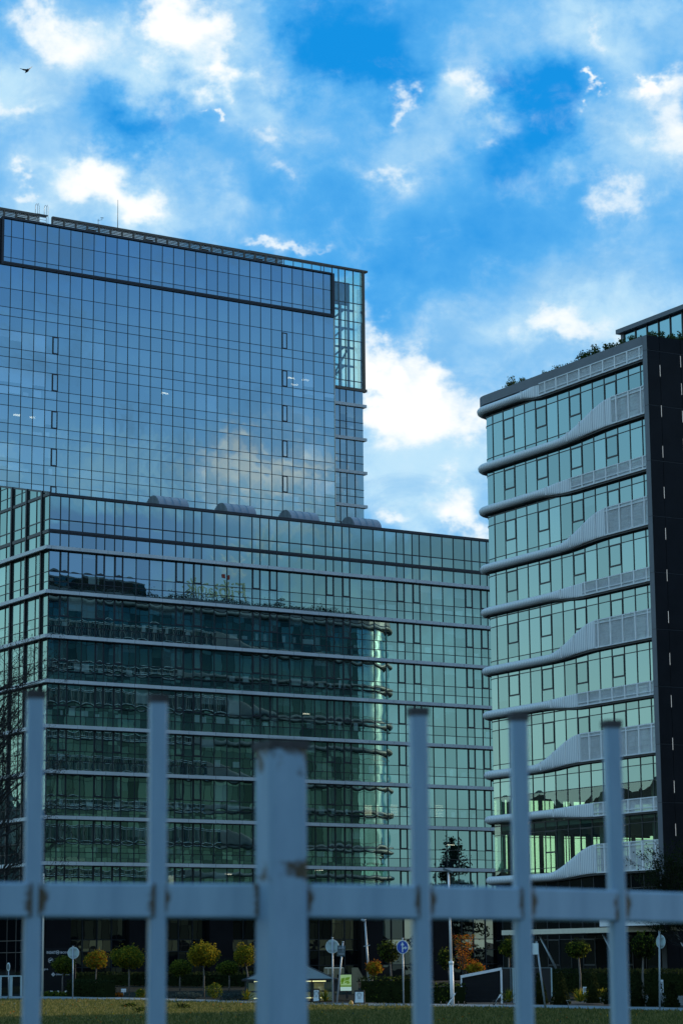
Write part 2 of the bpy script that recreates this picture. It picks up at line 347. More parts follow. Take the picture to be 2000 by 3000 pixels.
GLASSES = [GLH, GLB, GLF, GLW, GLT, GLR, GLC, GLV, GLS, GLD]
def tag(o, label=None, cat=None, group=None, kind=None):
    if label: o['label'] = label
    if cat: o['category'] = cat
    if group: o['group'] = group
    if kind: o['kind'] = kind
    return o
def empty(name, loc, rz=0.0, label=None, cat=None, group=None):
    o = bpy.data.objects.new(name, None); C.objects.link(o); o.location = loc; o.rotation_euler = (0, 0, rz); o.empty_display_size = .5
    return tag(o, label, cat, group)
def dup(o, parent=None, loc=None, rz=None, label=None):
    c_ = o.copy(); C.objects.link(c_)
    if parent: c_.parent = parent
    if loc is not None: c_.location = loc
    if rz is not None: c_.rotation_euler = (0, 0, rz)
    if label: c_['label'] = label
    for ch in o.children: dup(ch, c_)
    return c_
# ------------------------------------------------------------------ ground
PHI2 = R(90 - 57.3)
GRASSM = plain('lawn_soil', (.075, .080, .034), .95, var=.55, scale=.35, bump=.4, spec=.1)
EARTH = plain('bare_ground', (.045, .045, .04), .95, var=.3, scale=.1, spec=.05)
PAVE = plain('concrete_paving', (.16, .18, .18), .8, var=.2, scale=1.2)
ASPH = plain('dark_asphalt', (.03, .031, .03), .95, var=.25, scale=1.2, spec=.05)
g = MB(); g.face([(-2500, -600, -.06), (2500, -600, -.06), (2500, 4500, -.06), (-2500, 4500, -.06)], EARTH); tag(g.build('ground'), kind='structure')
edge = [gp(-260, 2927), gp(0, 2928), gp(330, 2931), gp(640, 2939), gp(1000, 2949), gp(1300, 2953), gp(1600, 2957), gp(2000, 2967), gp(2300, 2977)]
g = MB()
rows = []
for p in edge:
    rows.append([Vector((p.x * (1 - t) + (p.x * 1.25) * t, p.y * (1 - t) + 2.0 * t, 0)) for t in [k / 14 for k in range(15)]])
g.grid(rows, GRASSM); tag(g.build('lawn'), kind='structure')
pth = [gp(-260, 2921), gp(0, 2922), gp(330, 2925), gp(640, 2934), gp(1000, 2943.5), gp(1300, 2946.5), gp(1600, 2949), gp(2000, 2958), gp(2300, 2967)]
g = MB()
for a, b, c_, d in zip(edge, edge[1:], pth, pth[1:]):
    g.face([a + Vector((0, 0, .05)), b + Vector((0, 0, .05)), d + Vector((0, 0, .05)), c_ + Vector((0, 0, .05))], PAVE)
    g.face([a + Vector((0, -.01, -.05)), b + Vector((0, -.01, -.05)), b + Vector((0, 0, .05)), a + Vector((0, 0, .05))], PAVE)
tag(g.build('footpath'), kind='structure')
BEDM = plain('planting_soil', (.010, .012, .008), .95, var=.4, scale=1.5, bump=.4, spec=.05)
# planted bed between the path and the buildings
g = MB(); g.face([(-70, 140, -.02), (20, 118, -.02), (24, 165, -.02), (30, 230, -.02), (-40, 226, -.02)], BEDM); tag(g.build('planted_bed'), kind='structure')
bed = [gp(-260, 2912), gp(640, 2925), gp(720, 2929), gp(1000, 2937)]

HILLM = plain('wooded_hill', (.018, .026, .016), .95, var=.5, scale=.08)
g = MB(); rows = []
for j in range(4):
    r_ = []
    for q in range(181):
        a = R(-138 + q * .55) if q <= 180 else 0
        hgt = (47 + 5 * math.sin(q * .21) + 3 * math.sin(q * .53 + 1) + 1.6 * math.sin(q * 1.7) + rnd.uniform(-.7, .7)) * (0, .55, 1, 0)[j]
        d_ = (520, 545, 600, 900)[j]; r_.append((math.sin(a) * d_, math.cos(a) * d_, hgt - .1))
    rows.append(r_)
g.grid(rows, HILLM); tag(g.build('hills'), kind='structure')
# ------------------------------------------------------------------ office block in front of the tower
P0 = at(142, 1728.9, 224.8)
B2 = empty('office_block', (P0.x, P0.y, 0), PHI2, 'wide green glass office block with pale ledge at each storey, in front of the tower', 'office building')
ST = 4.265; ZT = [41.2 - ST * i for i in range(9)]; LT = .33
cols = [('n', 0, 1.16), ('o', 1.16, 2.08), ('w', 2.08, 3.54), ('w', 3.54, 5.0)]
x = 5.0
while x < 53:
    for k, wd in (('o', .93), ('n', 1.07), ('o', .92), ('w', 1.455), ('w', 1.455), ('w', 1.455), ('w', 1.455)):
        cols.append((k, x, x + wd)); x += wd
        if x > 53: break
XE = cols[-1][2]; DEEP = 24.0
wing = [('n', 0, 1.25)]
y = 1.25
while y < DEEP - 3.4:
    wing += [('f', y, y + .55), ('n', y + .55, y + 1.6), ('w', y + 1.6, y + 3.41)]; y += 3.41
YE = y
def band_rows(zb, zt, kinds):               # kinds: list of (fraction, kind) from the top down
    z = zt; out_ = []
    for fr, k in kinds:
        z2 = z - fr * (zt - zb); out_.append((z2, z, k)); z = z2
    return out_
OFF = [(.532, 'vision'), (.238, 'desk'), (.23, 'spandrel')]
storeys = [(43.85, 46.15, [(1, 'spandrel')]), (42.85, 43.85, [(1, 'spandrel')]), (41.2, 42.55, [(1, 'spandrel')])]
storeys += [(ZT[i + 1], ZT[i] - LT, OFF) for i in range(8)]
wtmpl = MB()                                # one opening window, 0.92 wide, origin at its lower left
wh = .532 * (ST - LT)
for (a, b, c_, d) in ((0, .13, 0, wh), (.80, .93, 0, wh), (.13, .80, 0, .14), (.13, .80, wh - .12, wh)): wtmpl.box(a, b, -.07, .01, c_, d, FRAME)
wtmpl.pane((.13, -.03, .14), (.67, 0, 0), (0, 0, wh - .26), GLF, 'lightroom')
w0 = None
far = MB()
for si, (zb, zt, kinds) in enumerate(storeys):
    gz, mu = MB(), MB()
    rws = band_rows(zb, zt, kinds)
    for k, a, b in cols:
        for (z0, z1, kd) in rws:
            if k == 'o' and kd == 'vision': continue
            kd2 = kd if not (k == 'n' and kd != 'spandrel' and rnd.random() < .6) else 'spandrel'
            gz.pane((a, 0, z0), (b - a, 0, 0), (0, 0, z1 - z0), GLF, kd2)
        mu.box(a - .035, a + .035, -.06, 0.02, zb, zt, FRAME)
        if k == 'o' and len(rws) > 1:
            if True:
                if w0 is None: w0 = wtmpl.build('window', B2, (a, 0, rws[0][0])); o_ = w0
                else:
                    o_ = w0.copy(); C.objects.link(o_); o_.parent = B2; o_.location = (a, 0, rws[0][0])
                WINS = globals().setdefault('WINS', []); WINS.append(o_)
    for z0, z1, kd in rws[1:]: mu.box(0, XE, -.055, 0.015, z1 - .03, z1 + .03, FRAME)
    for zz in (zb, zt - .05): mu.box(0, XE, -.05, .012, zz, zz + .05, FRAME)
    go = gz.build('glazing', B2); mu.build('mullion_grid', go); gz, mu = MB(), MB()
    for zz in (zb, zt - .05): mu.box(-.05, .012, .05, YE, zz, zz + .05, FRAME)
    for k, a, b in wing:
        if k == 'f': continue
        for (z0, z1, kd) in rws:
            gz.pane((0, b, z0), (0, a - b, 0), (0, 0, z1 - z0), GLW, 'lightroom' if kd == 'vision' and rnd.random() < .6 else kd)
        mu.box(-.06, .02, b - .03, b + .03, zb, zt, FRAME)
    for z0, z1, kd in rws[1:]: mu.box(-.055, .015, .05, YE, z1 - .03, z1 + .03, FRAME)
    go = gz.build('wing_glazing', B2); mu.build('mullion_grid', go)
# past the hundredth, the opening windows in the lowest storeys are one part
if len(WINS) > 100:
    ex = WINS[100:]; me = MB()
    for o_ in ex:
        x0, _, z0 = o_.location
        for (a, b, c_, d) in ((0, .13, 0, wh), (.80, .93, 0, wh), (.13, .80, 0, .14), (.13, .80, wh - .12, wh)): me.box(x0 + a, x0 + b, -.07, .01, z0 + c_, z0 + d, FRAME)
        me.pane((x0 + .13, -.03, z0 + .14), (.67, 0, 0), (0, 0, wh - .26), GLF, 'lightroom')
        bpy.data.objects.remove(o_)
    tag(me.build('lower_windows', B2), kind='stuff')
for k, a, b in wing:
    if k == 'f':
        f_ = MB(); f_.box(-.20, .02, a + .16, b - .16, 7.2, 46.3, DARK); f_.build('fin', B2)
f_ = MB(); f_.box(-.05, 0.05, -.05, .05, 7.2, 46.2, FRAME); f_.build('corner_post', B2)
for i, z in enumerate(ZT):
    l = MB()
    xs = 0.0
    l.box(-.55, XE + .2, -.55, .0, z - LT, z, LEDGE); l.box(-.55, 0, .0, YE, z - LT, z, LEDGE)
    l.box(0.0, XE, -.50, 0.0, z - LT - .06, z - LT - .002, DARK); l.box(-.5, -.002, .0, YE, z - LT - .06, z - LT - .002, DARK)
    for q in range(0, int(XE), 3): l.box(q + .0, q + .025, -.553, -.54, z - LT, z + .003, STEELD)
    l.build('ledge', B2)
l = MB(); l.box(-.12, XE, -.12, 0.03, 42.55, 42.85, DARK); l.box(-.12, 0.03, .03, YE, 42.55, 42.85, DARK)
l.box(-.16, XE, -.16, -.121, 42.66, 42.74, FRAME); l.build('belt', B2)
l = MB(); l.box(-.12, XE, -.15, .5, 46.15, 46.42, DARK); l.box(-.12, .4, .5, YE, 46.15, 46.42, DARK); l.build('coping', B2)
l = MB(); l.box(.4, XE, .5, YE, 45.6, 45.8, ROOFG); l.build('roof', B2)
l = MB(); l.box(2.2, XE - .3, 2.2, YE, .2, 45.5, CORE)
for z in ZT: l.box(.1, XE - .2, .1, 2.2, z - .9, z - .45, CORE)
l.build('interior_core', B2)
l = MB(); l.box(XE, XE + .3, -.0, YE, 0, 46.3, PIER); l.box(.2, XE, YE, YE + .3, 0, 46.3, PIER); l.build('rear_wall', B2)
# ground floor: dark hall with pilasters
l = MB(); l.box(.1, XE, .9, 1.3, 0, 7.0, BLACKP); l.box(.2, .4, 1.3, YE, 0, 7.0, BLACKP); l.build('base_wall', B2)
l = MB(); y = .0
while y < YE - 2:
    for z0, z1 in ((.1, 3.0), (3.07, 4.1), (4.17, 6.95)): l.pane((0.05, y + 2, z0), (0, -1.94, 0), (0, 0, z1 - z0), GLD, 'none')
    l.box(0, .1, y - .04, y + .04, 0, 7, FRAME); y += 2
l.box(0, .1, 0, YE, 3.0, 3.07, FRAME); l.box(0, .1, 0, YE, 4.1, 4.17, FRAME); l.build('lobby_window', B2)
x = .2; pm = None
while x < XE:
    if pm is None:
        l = MB(); l.box(0, 2.6, -.05, .88, 0, 6.98, BLACKP); pm = l.build('pilaster', B2, (x, 0, 0))
    else: dup(pm, B2, (x, 0, 0))
    l = MB(); x1 = min(x + 8.72, XE)
    nx = 4; ww = (x1 - x - 2.6) / nx
    if ww > .3:
        for q in range(nx):
            for z0, z1 in ((.1, 1.55), (1.62, 3.0), (3.07, 4.1), (4.17, 6.9)):
                l.pane((x + 2.6 + q * ww + .05, .7, z0), (ww - .1, 0, 0), (0, 0, z1 - z0), GLB if (z0 == 3.07 and q < 3) or (x > 25 and z0 > 3 and q > 1) else GLD, 'none', .003)
            l.box(x + 2.6 + q * ww - .05, x + 2.6 + q * ww + .05, .6, .75, 0, 6.9, FRAME)
        for z0 in (1.58, 3.03, 4.13): l.box(x + 2.6, x1, .62, .72, z0 - .04, z0 + .04, FRAME)
        l.build('lobby_window', B2)
    x += 8.72
# the wing's glass runs on above the roof and is cut off along a rising edge
def wl(px, py):
    n = Vector((math.cos(PHI2), math.sin(PHI2), 0)); v = ray(px, py); t = Vector((P0.x, P0.y, 0)).dot(n) / v.dot(n); h_ = v * t + Vector((0, 0, EH))
    return (h_ - P0).dot(Vector((-math.sin(PHI2), math.cos(PHI2), 0))), h_.z
wy, wz = wl(0, 1425); gr_ = (wz - 46.42) / wy
def cut(y): return min(46.42 + gr_ * max(y, 0), 46.42 + gr_ * 14)
gz, mu = MB(), MB()
for k, a, b in wing:
    za, zb2 = cut(a), cut(b); z0 = 46.42
    if b - a > .3 and k != 'f':
        gz.face([(0, b, z0), (0, a, z0), (0, a, za + .001), (0, b, zb2)], GLW, [(0, 0), (1, 0), (1, 1), (0, 1)], (0, 0, .6, 1), (rnd.random(), 0, 1, 1))
    else: mu.box(-.20, .02, a + .12, b - .12, 46.3, zb2, DARK)
    mu.box(-.06, .02, b - .03, b + .03, z0, zb2, FRAME)
    mu.bar((-.02, a, za), (-.02, b, zb2), .16, DARK, wd2=.18)
    for zz in (47.4, 48.5):
        if zz < zb2:
            y0 = max(a, (zz - 46.42) / gr_); mu.bar((-.02, y0, zz), (-.02, b, zz), .06, FRAME)
mu.box(.05, .25, 8, YE, 46.42, 46.42 + gr_ * 7, CORE)
go = gz.build('wing_screen', B2); mu.build('mullion_grid', go)
# ceiling lamps seen behind the panes
for (px, py, wd) in ((1322, 2476, .9), (1245, 2464, .6), (912, 2553, .9), (937, 2551, .9), (394, 2031, 1.4), (899, 2091, .8), (672, 2562, .7), (236, 2547, .7), (1398 - 480, 2553, .5)):
    n = Vector((math.sin(PHI2), -math.cos(PHI2), 0)); v = ray(px, py); p = P0; t = (Vector((p.x, p.y, 0)).dot(n)) / v.dot(n)
    hit = v * t + Vector((0, 0, EH)); u_ = (hit - P0).dot(Vector((math.cos(PHI2), math.sin(PHI2), 0)))
    l = MB(); l.box(u_ - wd / 2, u_ + wd / 2, .12, .3, hit.z - .05, hit.z + .05, LAMP); l.build('ceiling_lamp', B2)
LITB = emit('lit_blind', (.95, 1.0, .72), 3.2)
for (px, py, wd) in ((1158, 2374, .42), (1290, 2376, .5), (1090, 2377, .12), (1080, 2377, .3), (1108, 2377, .16), (506, 2585, .3)):
    n = Vector((math.sin(PHI2), -math.cos(PHI2), 0)); v = ray(px, py); t = (Vector((P0.x, P0.y, 0)).dot(n)) / v.dot(n)
    hit = v * t + Vector((0, 0, EH)); u_ = (hit - P0).dot(Vector((math.cos(PHI2), math.sin(PHI2), 0)))
    l = MB()
    for q in range(8 if px > 1120 else 1):
        h_ = .065 if px > 1120 else .62
        l.box(u_ - wd, u_ + wd, .25, .3, hit.z - .62 + q * .16, hit.z - .62 + q * .16 + h_ * (1 if px > 1120 else 2), LITB)
    l.build('lit_blind', B2)
# barrel roof lights stand on a low curb
l = MB(); l.box(10.5, 39.5, 1.3, 4.7, 45.8, 46.09, ZINC); l.build('rooflight_curb', B2)

def rooflight():
    l = MB(); n = 14; rr, L = 1.5, 3.4; prof = [(-rr, 0)] + [(-rr * math.cos(math.pi * k / n), .35 + rr * .95 * math.sin(math.pi * k / n)) for k in range(n + 1)] + [(rr, 0)]
    l.grid([[(0, p[0], p[1]) for p in prof], [(L, p[0], p[1]) for p in prof]], ZINC)
    o = l.build('rooflight')
    e = MB()
    for xx, flip in ((-.004, 1), (L + .004, 0)):
        pts = [(xx, p[0], p[1]) for p in prof]; e.face(pts if flip else pts[::-1], ZINC)
    e.build('end_panel', o)
    rb = MB()
    for k in range(1, 4):
        prev = None
        for p in prof:
            q = Vector((L * k / 4, p[0] * 1.003, p[1] * 1.002 + .0))
            if prev is not None: rb.bar(prev, q, .03, ZINC, (1, 0, 0))
            prev = q
    for k in range(-5, 6): rb.box(-.05, -.006, k * .26 - .02, k * .26 + .02, 0, .35 + rr * .95 * math.sqrt(max(0, 1 - (k * .26 / rr) ** 2)), STEELD)
    rb.build('seam', o)
    return o
r0 = rooflight(); r0.parent = B2
for i, u_ in enumerate((12.7, 20.5, 28.1, 35.8)):
    o_ = r0 if i == 0 else dup(r0, B2); o_.location = (u_, 3.0, 46.1)

# ------------------------------------------------------------------ tower
T0 = at(976, 803.6, 290)
TW = empty('office_tower', (T0.x, T0.y, 0), PHI2, 'tall blue mirror glass tower with black framed top and louvred roof screen', 'office building')
tcols = [-1.525 * k - 1.16 - .33 for k in range(0, 40)]        # mullion lines from the right
XL = -60.0
def tower_storey(zb, zt, rws, x0=XL, x1=0.0, wins=()):
    gz, mu = MB(), MB()
    lines = [x for x in tcols if x0 < x < x1]
    xs = sorted([x0] + lines + [x1])
    for a, b in zip(xs, xs[1:]):
        for (z0, z1, kd) in rws:
            k2 = kd
            light = (a > -7.5 or a < -38.5)
            if kd in ('vision', 'desk'):
                k2 = kd if (light and rnd.random() < .9) else ('plain' if rnd.random() < (.45 if round(-a / 1.525) in (12, 18, 21, 22) else .9) else 'lightroom')
                if light and rnd.random() < (.5 if kd == 'vision' else .35): k2 = 'bright'
            gz.pane((a, 0, z0), (b - a, 0, 0), (0, 0, z1 - z0), GLT, k2, .0011)
        mu.box(a - .03, a + .03, -.05, .015, zb, zt, FRAME)
    for z0, z1, kd in rws: mu.box(x0, x1, -.045, .012, z0 - .025, z0 + .025, FRAME)
    go = gz.build('glazing', TW); mu.build('mullion_grid', go)
tower_storey(81.8, 86.95, [(84.88, 86.95, 'spandrel'), (82.36, 84.88, 'spandrel'), (81.8, 82.36, 'spandrel')], -45.2, -.33)
tower_storey(73.68, 81.4, [(78.63, 81.4, 'spandrel'), (76.41, 78.63, 'spandrel'), (75.37, 76.41, 'spandrel'), (73.68, 75.37, 'spandrel')])
zs = [73.68 - 4.43 * k for k in range(8)]
for z in zs: tower_storey(z - 4.43, z, [(z - 2.1, z, 'vision'), (z - 3.15, z - 2.1, 'desk'), (z - 4.43, z - 3.15, 'spandrel')])
f_ = MB(); f_.box(-45.5, -45.2, -.25, .1, 81.4, 87.1, DARK); f_.box(-.33, 0.02, -.25, .1, 81.4, 87.1, DARK)
f_.box(-45.2, -.33, -.25, .1, 86.95, 87.15, DARK); f_.box(-45.2, -.33, -.25, .1, 81.4, 81.78, DARK); f_.box(-45.2, -.33, -.3, -.251, 81.55, 81.63, FRAME); f_.build('crown_frame', TW)
f_ = MB(); f_.box(0.0, .08, -.06, .5, 38, 81.4, CREAM); f_.build('edge_strip', TW)
f_ = MB(); f_.box(XL, -45.5, 0.02, .4, 81.4, 86.9, DARK); f_.box(XL + .1, -.1, .45, 14, 0, 86.8, CORE); f_.build('wall', TW)
wt = MB(); hh = 2.06
for (a, b, c_, d) in ((0, .13, 0, hh), (.62, .75, 0, hh), (.13, .62, 0, .13), (.13, .62, hh - .13, hh)): wt.box(a, b, -.09, .01, c_, d, FRAME)
wt.pane((.13, -.06, .13), (.49, 0, 0), (0, 0, hh - .26), GLT, 'lightroom')
wo = None
for xx, lst in ((-38.75, [73.62, 69.2, 64.76, 60.34, 55.9]), (-7.62, [78.4 - 4.78, 69.2, 64.76, 60.34, 78.0])):
    for z in lst:
        z = z - hh + .03
        if xx > -10 and z > 75: z = 78.45 - hh
        if wo is None: wo = wt.build('window', TW, (xx, 0, z))
        else: dup(wo, TW, (xx, 0, z))
for xx, z, m_ in ((-14.6, 53.4, FRAME), (-21.8, 54.1, CREAM)):
    l = MB(); l.box(xx, xx + 1.5, -.08, 0.0, z, z + .85, FRAME); l.box(xx + .45, xx + 1.45, -.1, -.081, z + .05, z + .65, m_); l.build('vent_panel', TW)
# ceiling lamps behind the tower glass
for (px, py, wd) in ((855, 1106, .9), (897, 1112, 1.0), (865, 1126, .9), (484, 1151, .9), (51, 1215, .8), (97, 1222, .6)):
    n = Vector((math.sin(PHI2), -math.cos(PHI2), 0)); v = ray(px, py); t = (Vector((T0.x, T0.y, 0)).dot(n)) / v.dot(n)
    hit = v * t + Vector((0, 0, EH)); u_ = (hit - T0).dot(Vector((math.cos(PHI2), math.sin(PHI2), 0)))
    l = MB(); l.box(u_ - wd / 2, u_ + wd / 2, .08, .25, hit.z - .09, hit.z + .09, LAMP); l.build('ceiling_lamp', TW)
# louvred screen along the roof edge: panels of slats between posts, open in places
LY = 1.2
ltop, lbot = 88.5, 87.2
xx = -60.0; k = 0
while xx < -6.7:
    x1 = min(xx + 1.54, -6.6)
    if -40.6 < (xx + x1) / 2 < -38.9: xx = x1; continue
    l = MB()
    for q in range(7): l.obox(((xx + x1) / 2, LY, lbot + .1 + q * .175), ((x1 - xx) / 2 - .1, 0, 0), (0, .05, -.02), (0, .008, .036), BROWNM)
    l.box(xx - .1, xx + .1, LY - .08, LY + .1, lbot - .4, ltop, BROWNM); l.box(xx, x1, LY - .1, LY + .25, ltop - .16, ltop + .12, BROWNM)
    if k % 5 == 1: l.box(xx + .1, x1 - .1, LY + .6, LY + .64, lbot - .3, lbot + .9, BROWNM)
    l.box(xx, x1, LY - .04, LY + .1, lbot - .35, lbot + .02, BROWNM)
    l.build('louvre_panel', TW); xx = x1; k += 1
l = MB(); l.box(-60, -.2, .4, 14, 86.7, 86.85, ROOFG); l.build('roof', TW)
l = MB()                                     # roof ladder with hooped handrails
for xx in (-40.35, -39.2):
    pts = [Vector((xx, LY, 86.9)), Vector((xx, LY, 89.6))] + [Vector((xx + .0, LY + .3 - .3 * math.cos(math.pi * q / 6), 89.6 + .35 * math.sin(math.pi * q / 6))) for q in range(1, 7)] + [Vector((xx, LY + .6, 88.7))]
    l.tube(pts, .035, WHITE, 6)
    l.tube([(xx + .22, LY, 87.0), (xx + .22, LY, 89.6), (xx + .1, LY, 89.95), (xx, LY, 89.6)], .03, WHITE, 6)
for q in range(6): l.bar((-40.35, LY, 87.1 + q * .3), (-39.2, LY, 87.1 + q * .3), .05, WHITE)
l.box(-40.5, -39.0, LY - .1, LY + .7, 88.55, 88.65, STEELD); l.build('roof_ladder', TW)
l = MB(); l.tube([(-29.7, LY + .2, 88.4), (-29.7, LY + .2, 92.2)], [.05, .025], STEELD, 6); l.build('antenna', TW)
l = MB(); l.tube([(-32.4, LY, 88.5), (-32.4, LY, 89.3)], .03, STEELD, 6); l.bar((-32.5, LY, 89.05), (-31.9, LY, 89.3), .03, STEELD); l.bar((-31.9, LY, 89.2), (-31.9, LY, 89.6), .03, STEELD); l.bar((-32.1, LY, 89.5), (-31.7, LY, 89.55), .06, STEELD); l.build('weather_station', TW)
# rear part of the tower: glass screen with steel frame at its top, ledges below
RY = 20.0                                    # set back behind the front slab
def tl(px, py, yb):                          # tower-local x, z of a picture point on the plane y = yb
    n = Vector((math.sin(PHI2), -math.cos(PHI2), 0)); o_ = T0 + Vector((-math.sin(PHI2), math.cos(PHI2), 0)) * yb
    v = ray(px, py); t = Vector((o_.x, o_.y, 0)).dot(n) / v.dot(n); h_ = v * t + Vector((0, 0, EH))
    return (h_ - o_).dot(Vector((math.cos(PHI2), math.sin(PHI2), 0))), h_.z
xr, ztop = tl(1058.5, 794, RY); xm = [tl(p, 1000, RY)[0] for p in (950, 974, 993, 1012, 1036)] + [xr]
_, zfb = tl(1062, 1143, RY)
zled = [tl(1064, y_, RY)[1] for y_ in (1187, 1285, 1383, 1481, 1579, 1677)]
rows_ = [tl(1058, y_, RY)[1] for y_ in (794, 838, 892, 946, 1002, 1056, 1120)] + [zfb + .15]
gz = MB(); mu = MB()
for a, b in zip(xm, xm[1:]):
    for z1, z0 in zip(rows_, rows_[1:]): gz.pane((a, RY, z0), (b - a, 0, 0), (0, 0, z1 - z0), GLS, 'none')
    mu.box(a - .05, a + .05, RY - .06, RY + .12, zfb, ztop, STEELD)
for z in rows_[1:-1]: mu.box(xm[0], xr, RY - .05, RY + .1, z - .05, z + .05, STEELD)
for q in range(3):                           # far side of the screen, towards the sky
    gz.pane((xr, RY + q * 3, zfb + .2), (0, 3, 0), (0, 0, ztop - zfb - .3), GLS, 'none')
go = gz.build('screen_glazing', TW); mu.build('mullion_grid', go)
l = MB(); l.box(xr, xr + .4, RY - .15, RY + .5, zfb, ztop + .1, BROWNM); l.box(xm[0] - 12, xr + .9, RY - .2, RY + .45, ztop - .12, ztop + .14, BROWNM); l.box(xm[0], xr + .6, RY - .2, RY + .5, zfb - .25, zfb + .12, BROWNM); l.build('screen_frame', TW)
l = MB(); yb = RY + 2.2                      # steel behind the screen
for a in xm[1:-1]: l.bar((a + .55, yb, zfb), (a + .55, yb, ztop - 2), .28, STEELD)
for z in rows_[2:-1]: l.bar((xm[0], yb, z - .4), (xr, yb, z - .4), .25, STEELD)
for i_ in range(2, 6): l.bar((xm[1] + .3, yb + .1, rows_[i_ + 1] - .3), (xm[4], yb + .1, rows_[i_] - .3), .24, STEELD)
l.bar((xm[2], yb + .4, rows_[6]), (xr - .4, yb + .4, rows_[4]), .2, STEELD)
for q in range(9): l.bar((xm[1] + .4 + q * .2, yb + 1, zfb + .3 + q * .32), (xm[1] + 1.4 + q * .2, yb + 1, zfb + .3 + q * .32), .12, STEEL)
l.build('steel_brace', TW)
l = MB(); l.box(xm[0] - 3, xr - 1.6, RY + .6, RY + 1.0, rows_[2] - .2, ztop - 1.8, ZINC); l.build('plant_screen', TW)
zprev = zfb - .2
for i_, z in enumerate(zled):
    gz, mu = MB(), MB(); top = zprev; bot = z
    rws = [(bot + (top - bot) * .5, top, 'vision'), (bot + (top - bot) * .26, bot + (top - bot) * .5, 'desk'), (bot, bot + (top - bot) * .26, 'spandrel')] if i_ else [(bot, top, 'spandrel')]
    for a, b in zip(xm, xm[1:]):
        for z0, z1, kd in rws: gz.pane((a, RY, z0), (b - a, 0, 0), (0, 0, z1 - z0), GLR, kd)
        mu.box(a - .05, a + .05, RY - .06, RY + .05, bot, top, FRAME)
    gz.pane((xr, RY, bot), (0, 8, 0), (0, 0, top - bot), GLR, 'none')
    for z0, z1, kd in rws[:-1]: mu.box(xm[0], xr, RY - .05, RY + .05, z0 - .04, z0 + .04, FRAME)
    go = gz.build('glazing', TW); mu.build('mullion_grid', go)
    l = MB(); l.box(xm[0], xr + .4, RY - .35, RY, z - .4, z, LEDGE); l.box(xr + .02, xr + .4, RY, RY + 8, z - .4, z, LEDGE); l.build('ledge', TW)
    zprev = z - .45
l = MB(); l.box(xm[0] - 40, xr - .1, RY + .3, RY + 8, 0, zfb - .4, CORE); l.box(xm[0] - 40, xm[0] + .0, RY + .1, RY + 8, zfb - .4, 86.6, CORE); l.build('rear_wall', TW)
# glass parapet running from the louvres to the rear corner
gz, mu = MB(), MB()
px0, _ = tl(846.8, 757, 8.0); px1, _ = tl(1000, 780, 8.0)
n_ = 5
for q in range(n_):
    a = -6.5 + q * 1.35
    gz.pane((a, 1.2, 86.95), (1.3, 0, 0), (0, 0, 1.35), GLS, 'none'); mu.box(a - .04, a + .04, 1.17, 1.27, 86.9, 88.35, STEELD)
mu.box(-6.55, .5, 1.15, 1.3, 88.28, 88.4, BROWNM); mu.bar((-6.5, 1.0, 87.5), (.2, 1.0, 87.5), .05, STEELD)
go = gz.build('parapet_glazing', TW); mu.build('parapet_rail', go)
# ------------------------------------------------------------------ curved office building
PHI3 = R(30); Q0 = at(1920.3, 1349.7, 167.7)
B3 = empty('curved_office_building', (Q0.x, Q0.y, 0), PHI3, 'rounded glass office building with white wavy balcony bands and a black end wall', 'office building')
LX, LYY, RC, RC2 = 67.4, 22.9, 1.5, 9.0
SEG = []                                     # outline: straight, arc, straight, arc, straight
def outline(s):
    """point and outward normal after s metres along the glass, starting at the grey pier"""
    a = LYY - RC - .55; arc = RC * math.pi / 2; b = LX - RC - RC2; arc2 = RC2 * math.pi / 2
    if s < a: return (0, .55 + s), (-1, 0)
    s -= a
    if s < arc:
        t = s / RC; return (RC - RC * math.cos(t), LYY - RC + RC * math.sin(t)), (-math.cos(t), math.sin(t))
    s -= arc
    if s < b: return (RC + s, LYY), (0, 1)
    s -= b
    if s < arc2:
        t = s / RC2; return (LX - RC2 + RC2 * math.sin(t), LYY - RC2 + RC2 * math.cos(t)), (math.sin(t), math.cos(t))
    s -= arc2
    return (LX, LYY - RC2 - s), (1, 0)
SA = LYY - RC - .55; SB = SA + RC * math.pi / 2; SCC = SB + LX - RC - RC2; SDD = SCC + RC2 * math.pi / 2; SE = SDD + 4
def op(s, o, z):
    (x, y), (nx, ny) = outline(s); return Vector((x + nx * o, y + ny * o, z))
ZB = [8.05 + 4.07 * k for k in range(10)]
TR = {9: (13.2, 16.2), 8: (4.0, 11.0), 7: (9.6, 14.0), 6: (5.2, 11.4), 5: (8.2, 13.2), 4: (6.8, 12.8), 3: (9.2, 14.0), 2: (9.0, 15.2), 1: (7.6, 14.2), 0: (7.4, 13.6)}
def sm(x): x = max(0, min(1, x)); return x * x * (3 - 2 * x)
def full(s, k):
    a, b = TR[k]
    if s < SB: return 1 - sm((s - a) / (b - a))
    if k == 9: return 0.0
    d1 = s - SB; d2 = SCC - s; q = (k * 37 % 10) / 10
    return min(sm((d1 - 3 - 3 * q) / 6), sm((d2 - 7 - 5 * q - (4 if k % 2 == 0 else 8)) / 9))
def section(s, k):
    t = full(s, k); wide = k % 2 == 0; H = 2.08 if wide else 1.0; zc = ZB[k] + (-.08 if wide else .52)
    top = (zc + .31) * (1 - t) + (ZB[k] + H) * t; bot = (zc - .31) * (1 - t) + ZB[k] * t
    return t, bot, top, .33 * (1 - t) + .03 * t
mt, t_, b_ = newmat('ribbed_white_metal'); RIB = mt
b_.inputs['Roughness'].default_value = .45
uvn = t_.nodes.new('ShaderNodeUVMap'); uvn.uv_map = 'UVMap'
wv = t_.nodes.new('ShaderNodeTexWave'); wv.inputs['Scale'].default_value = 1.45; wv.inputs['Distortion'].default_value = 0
t_.links.new(uvn.outputs[0], wv.inputs['Vector'])
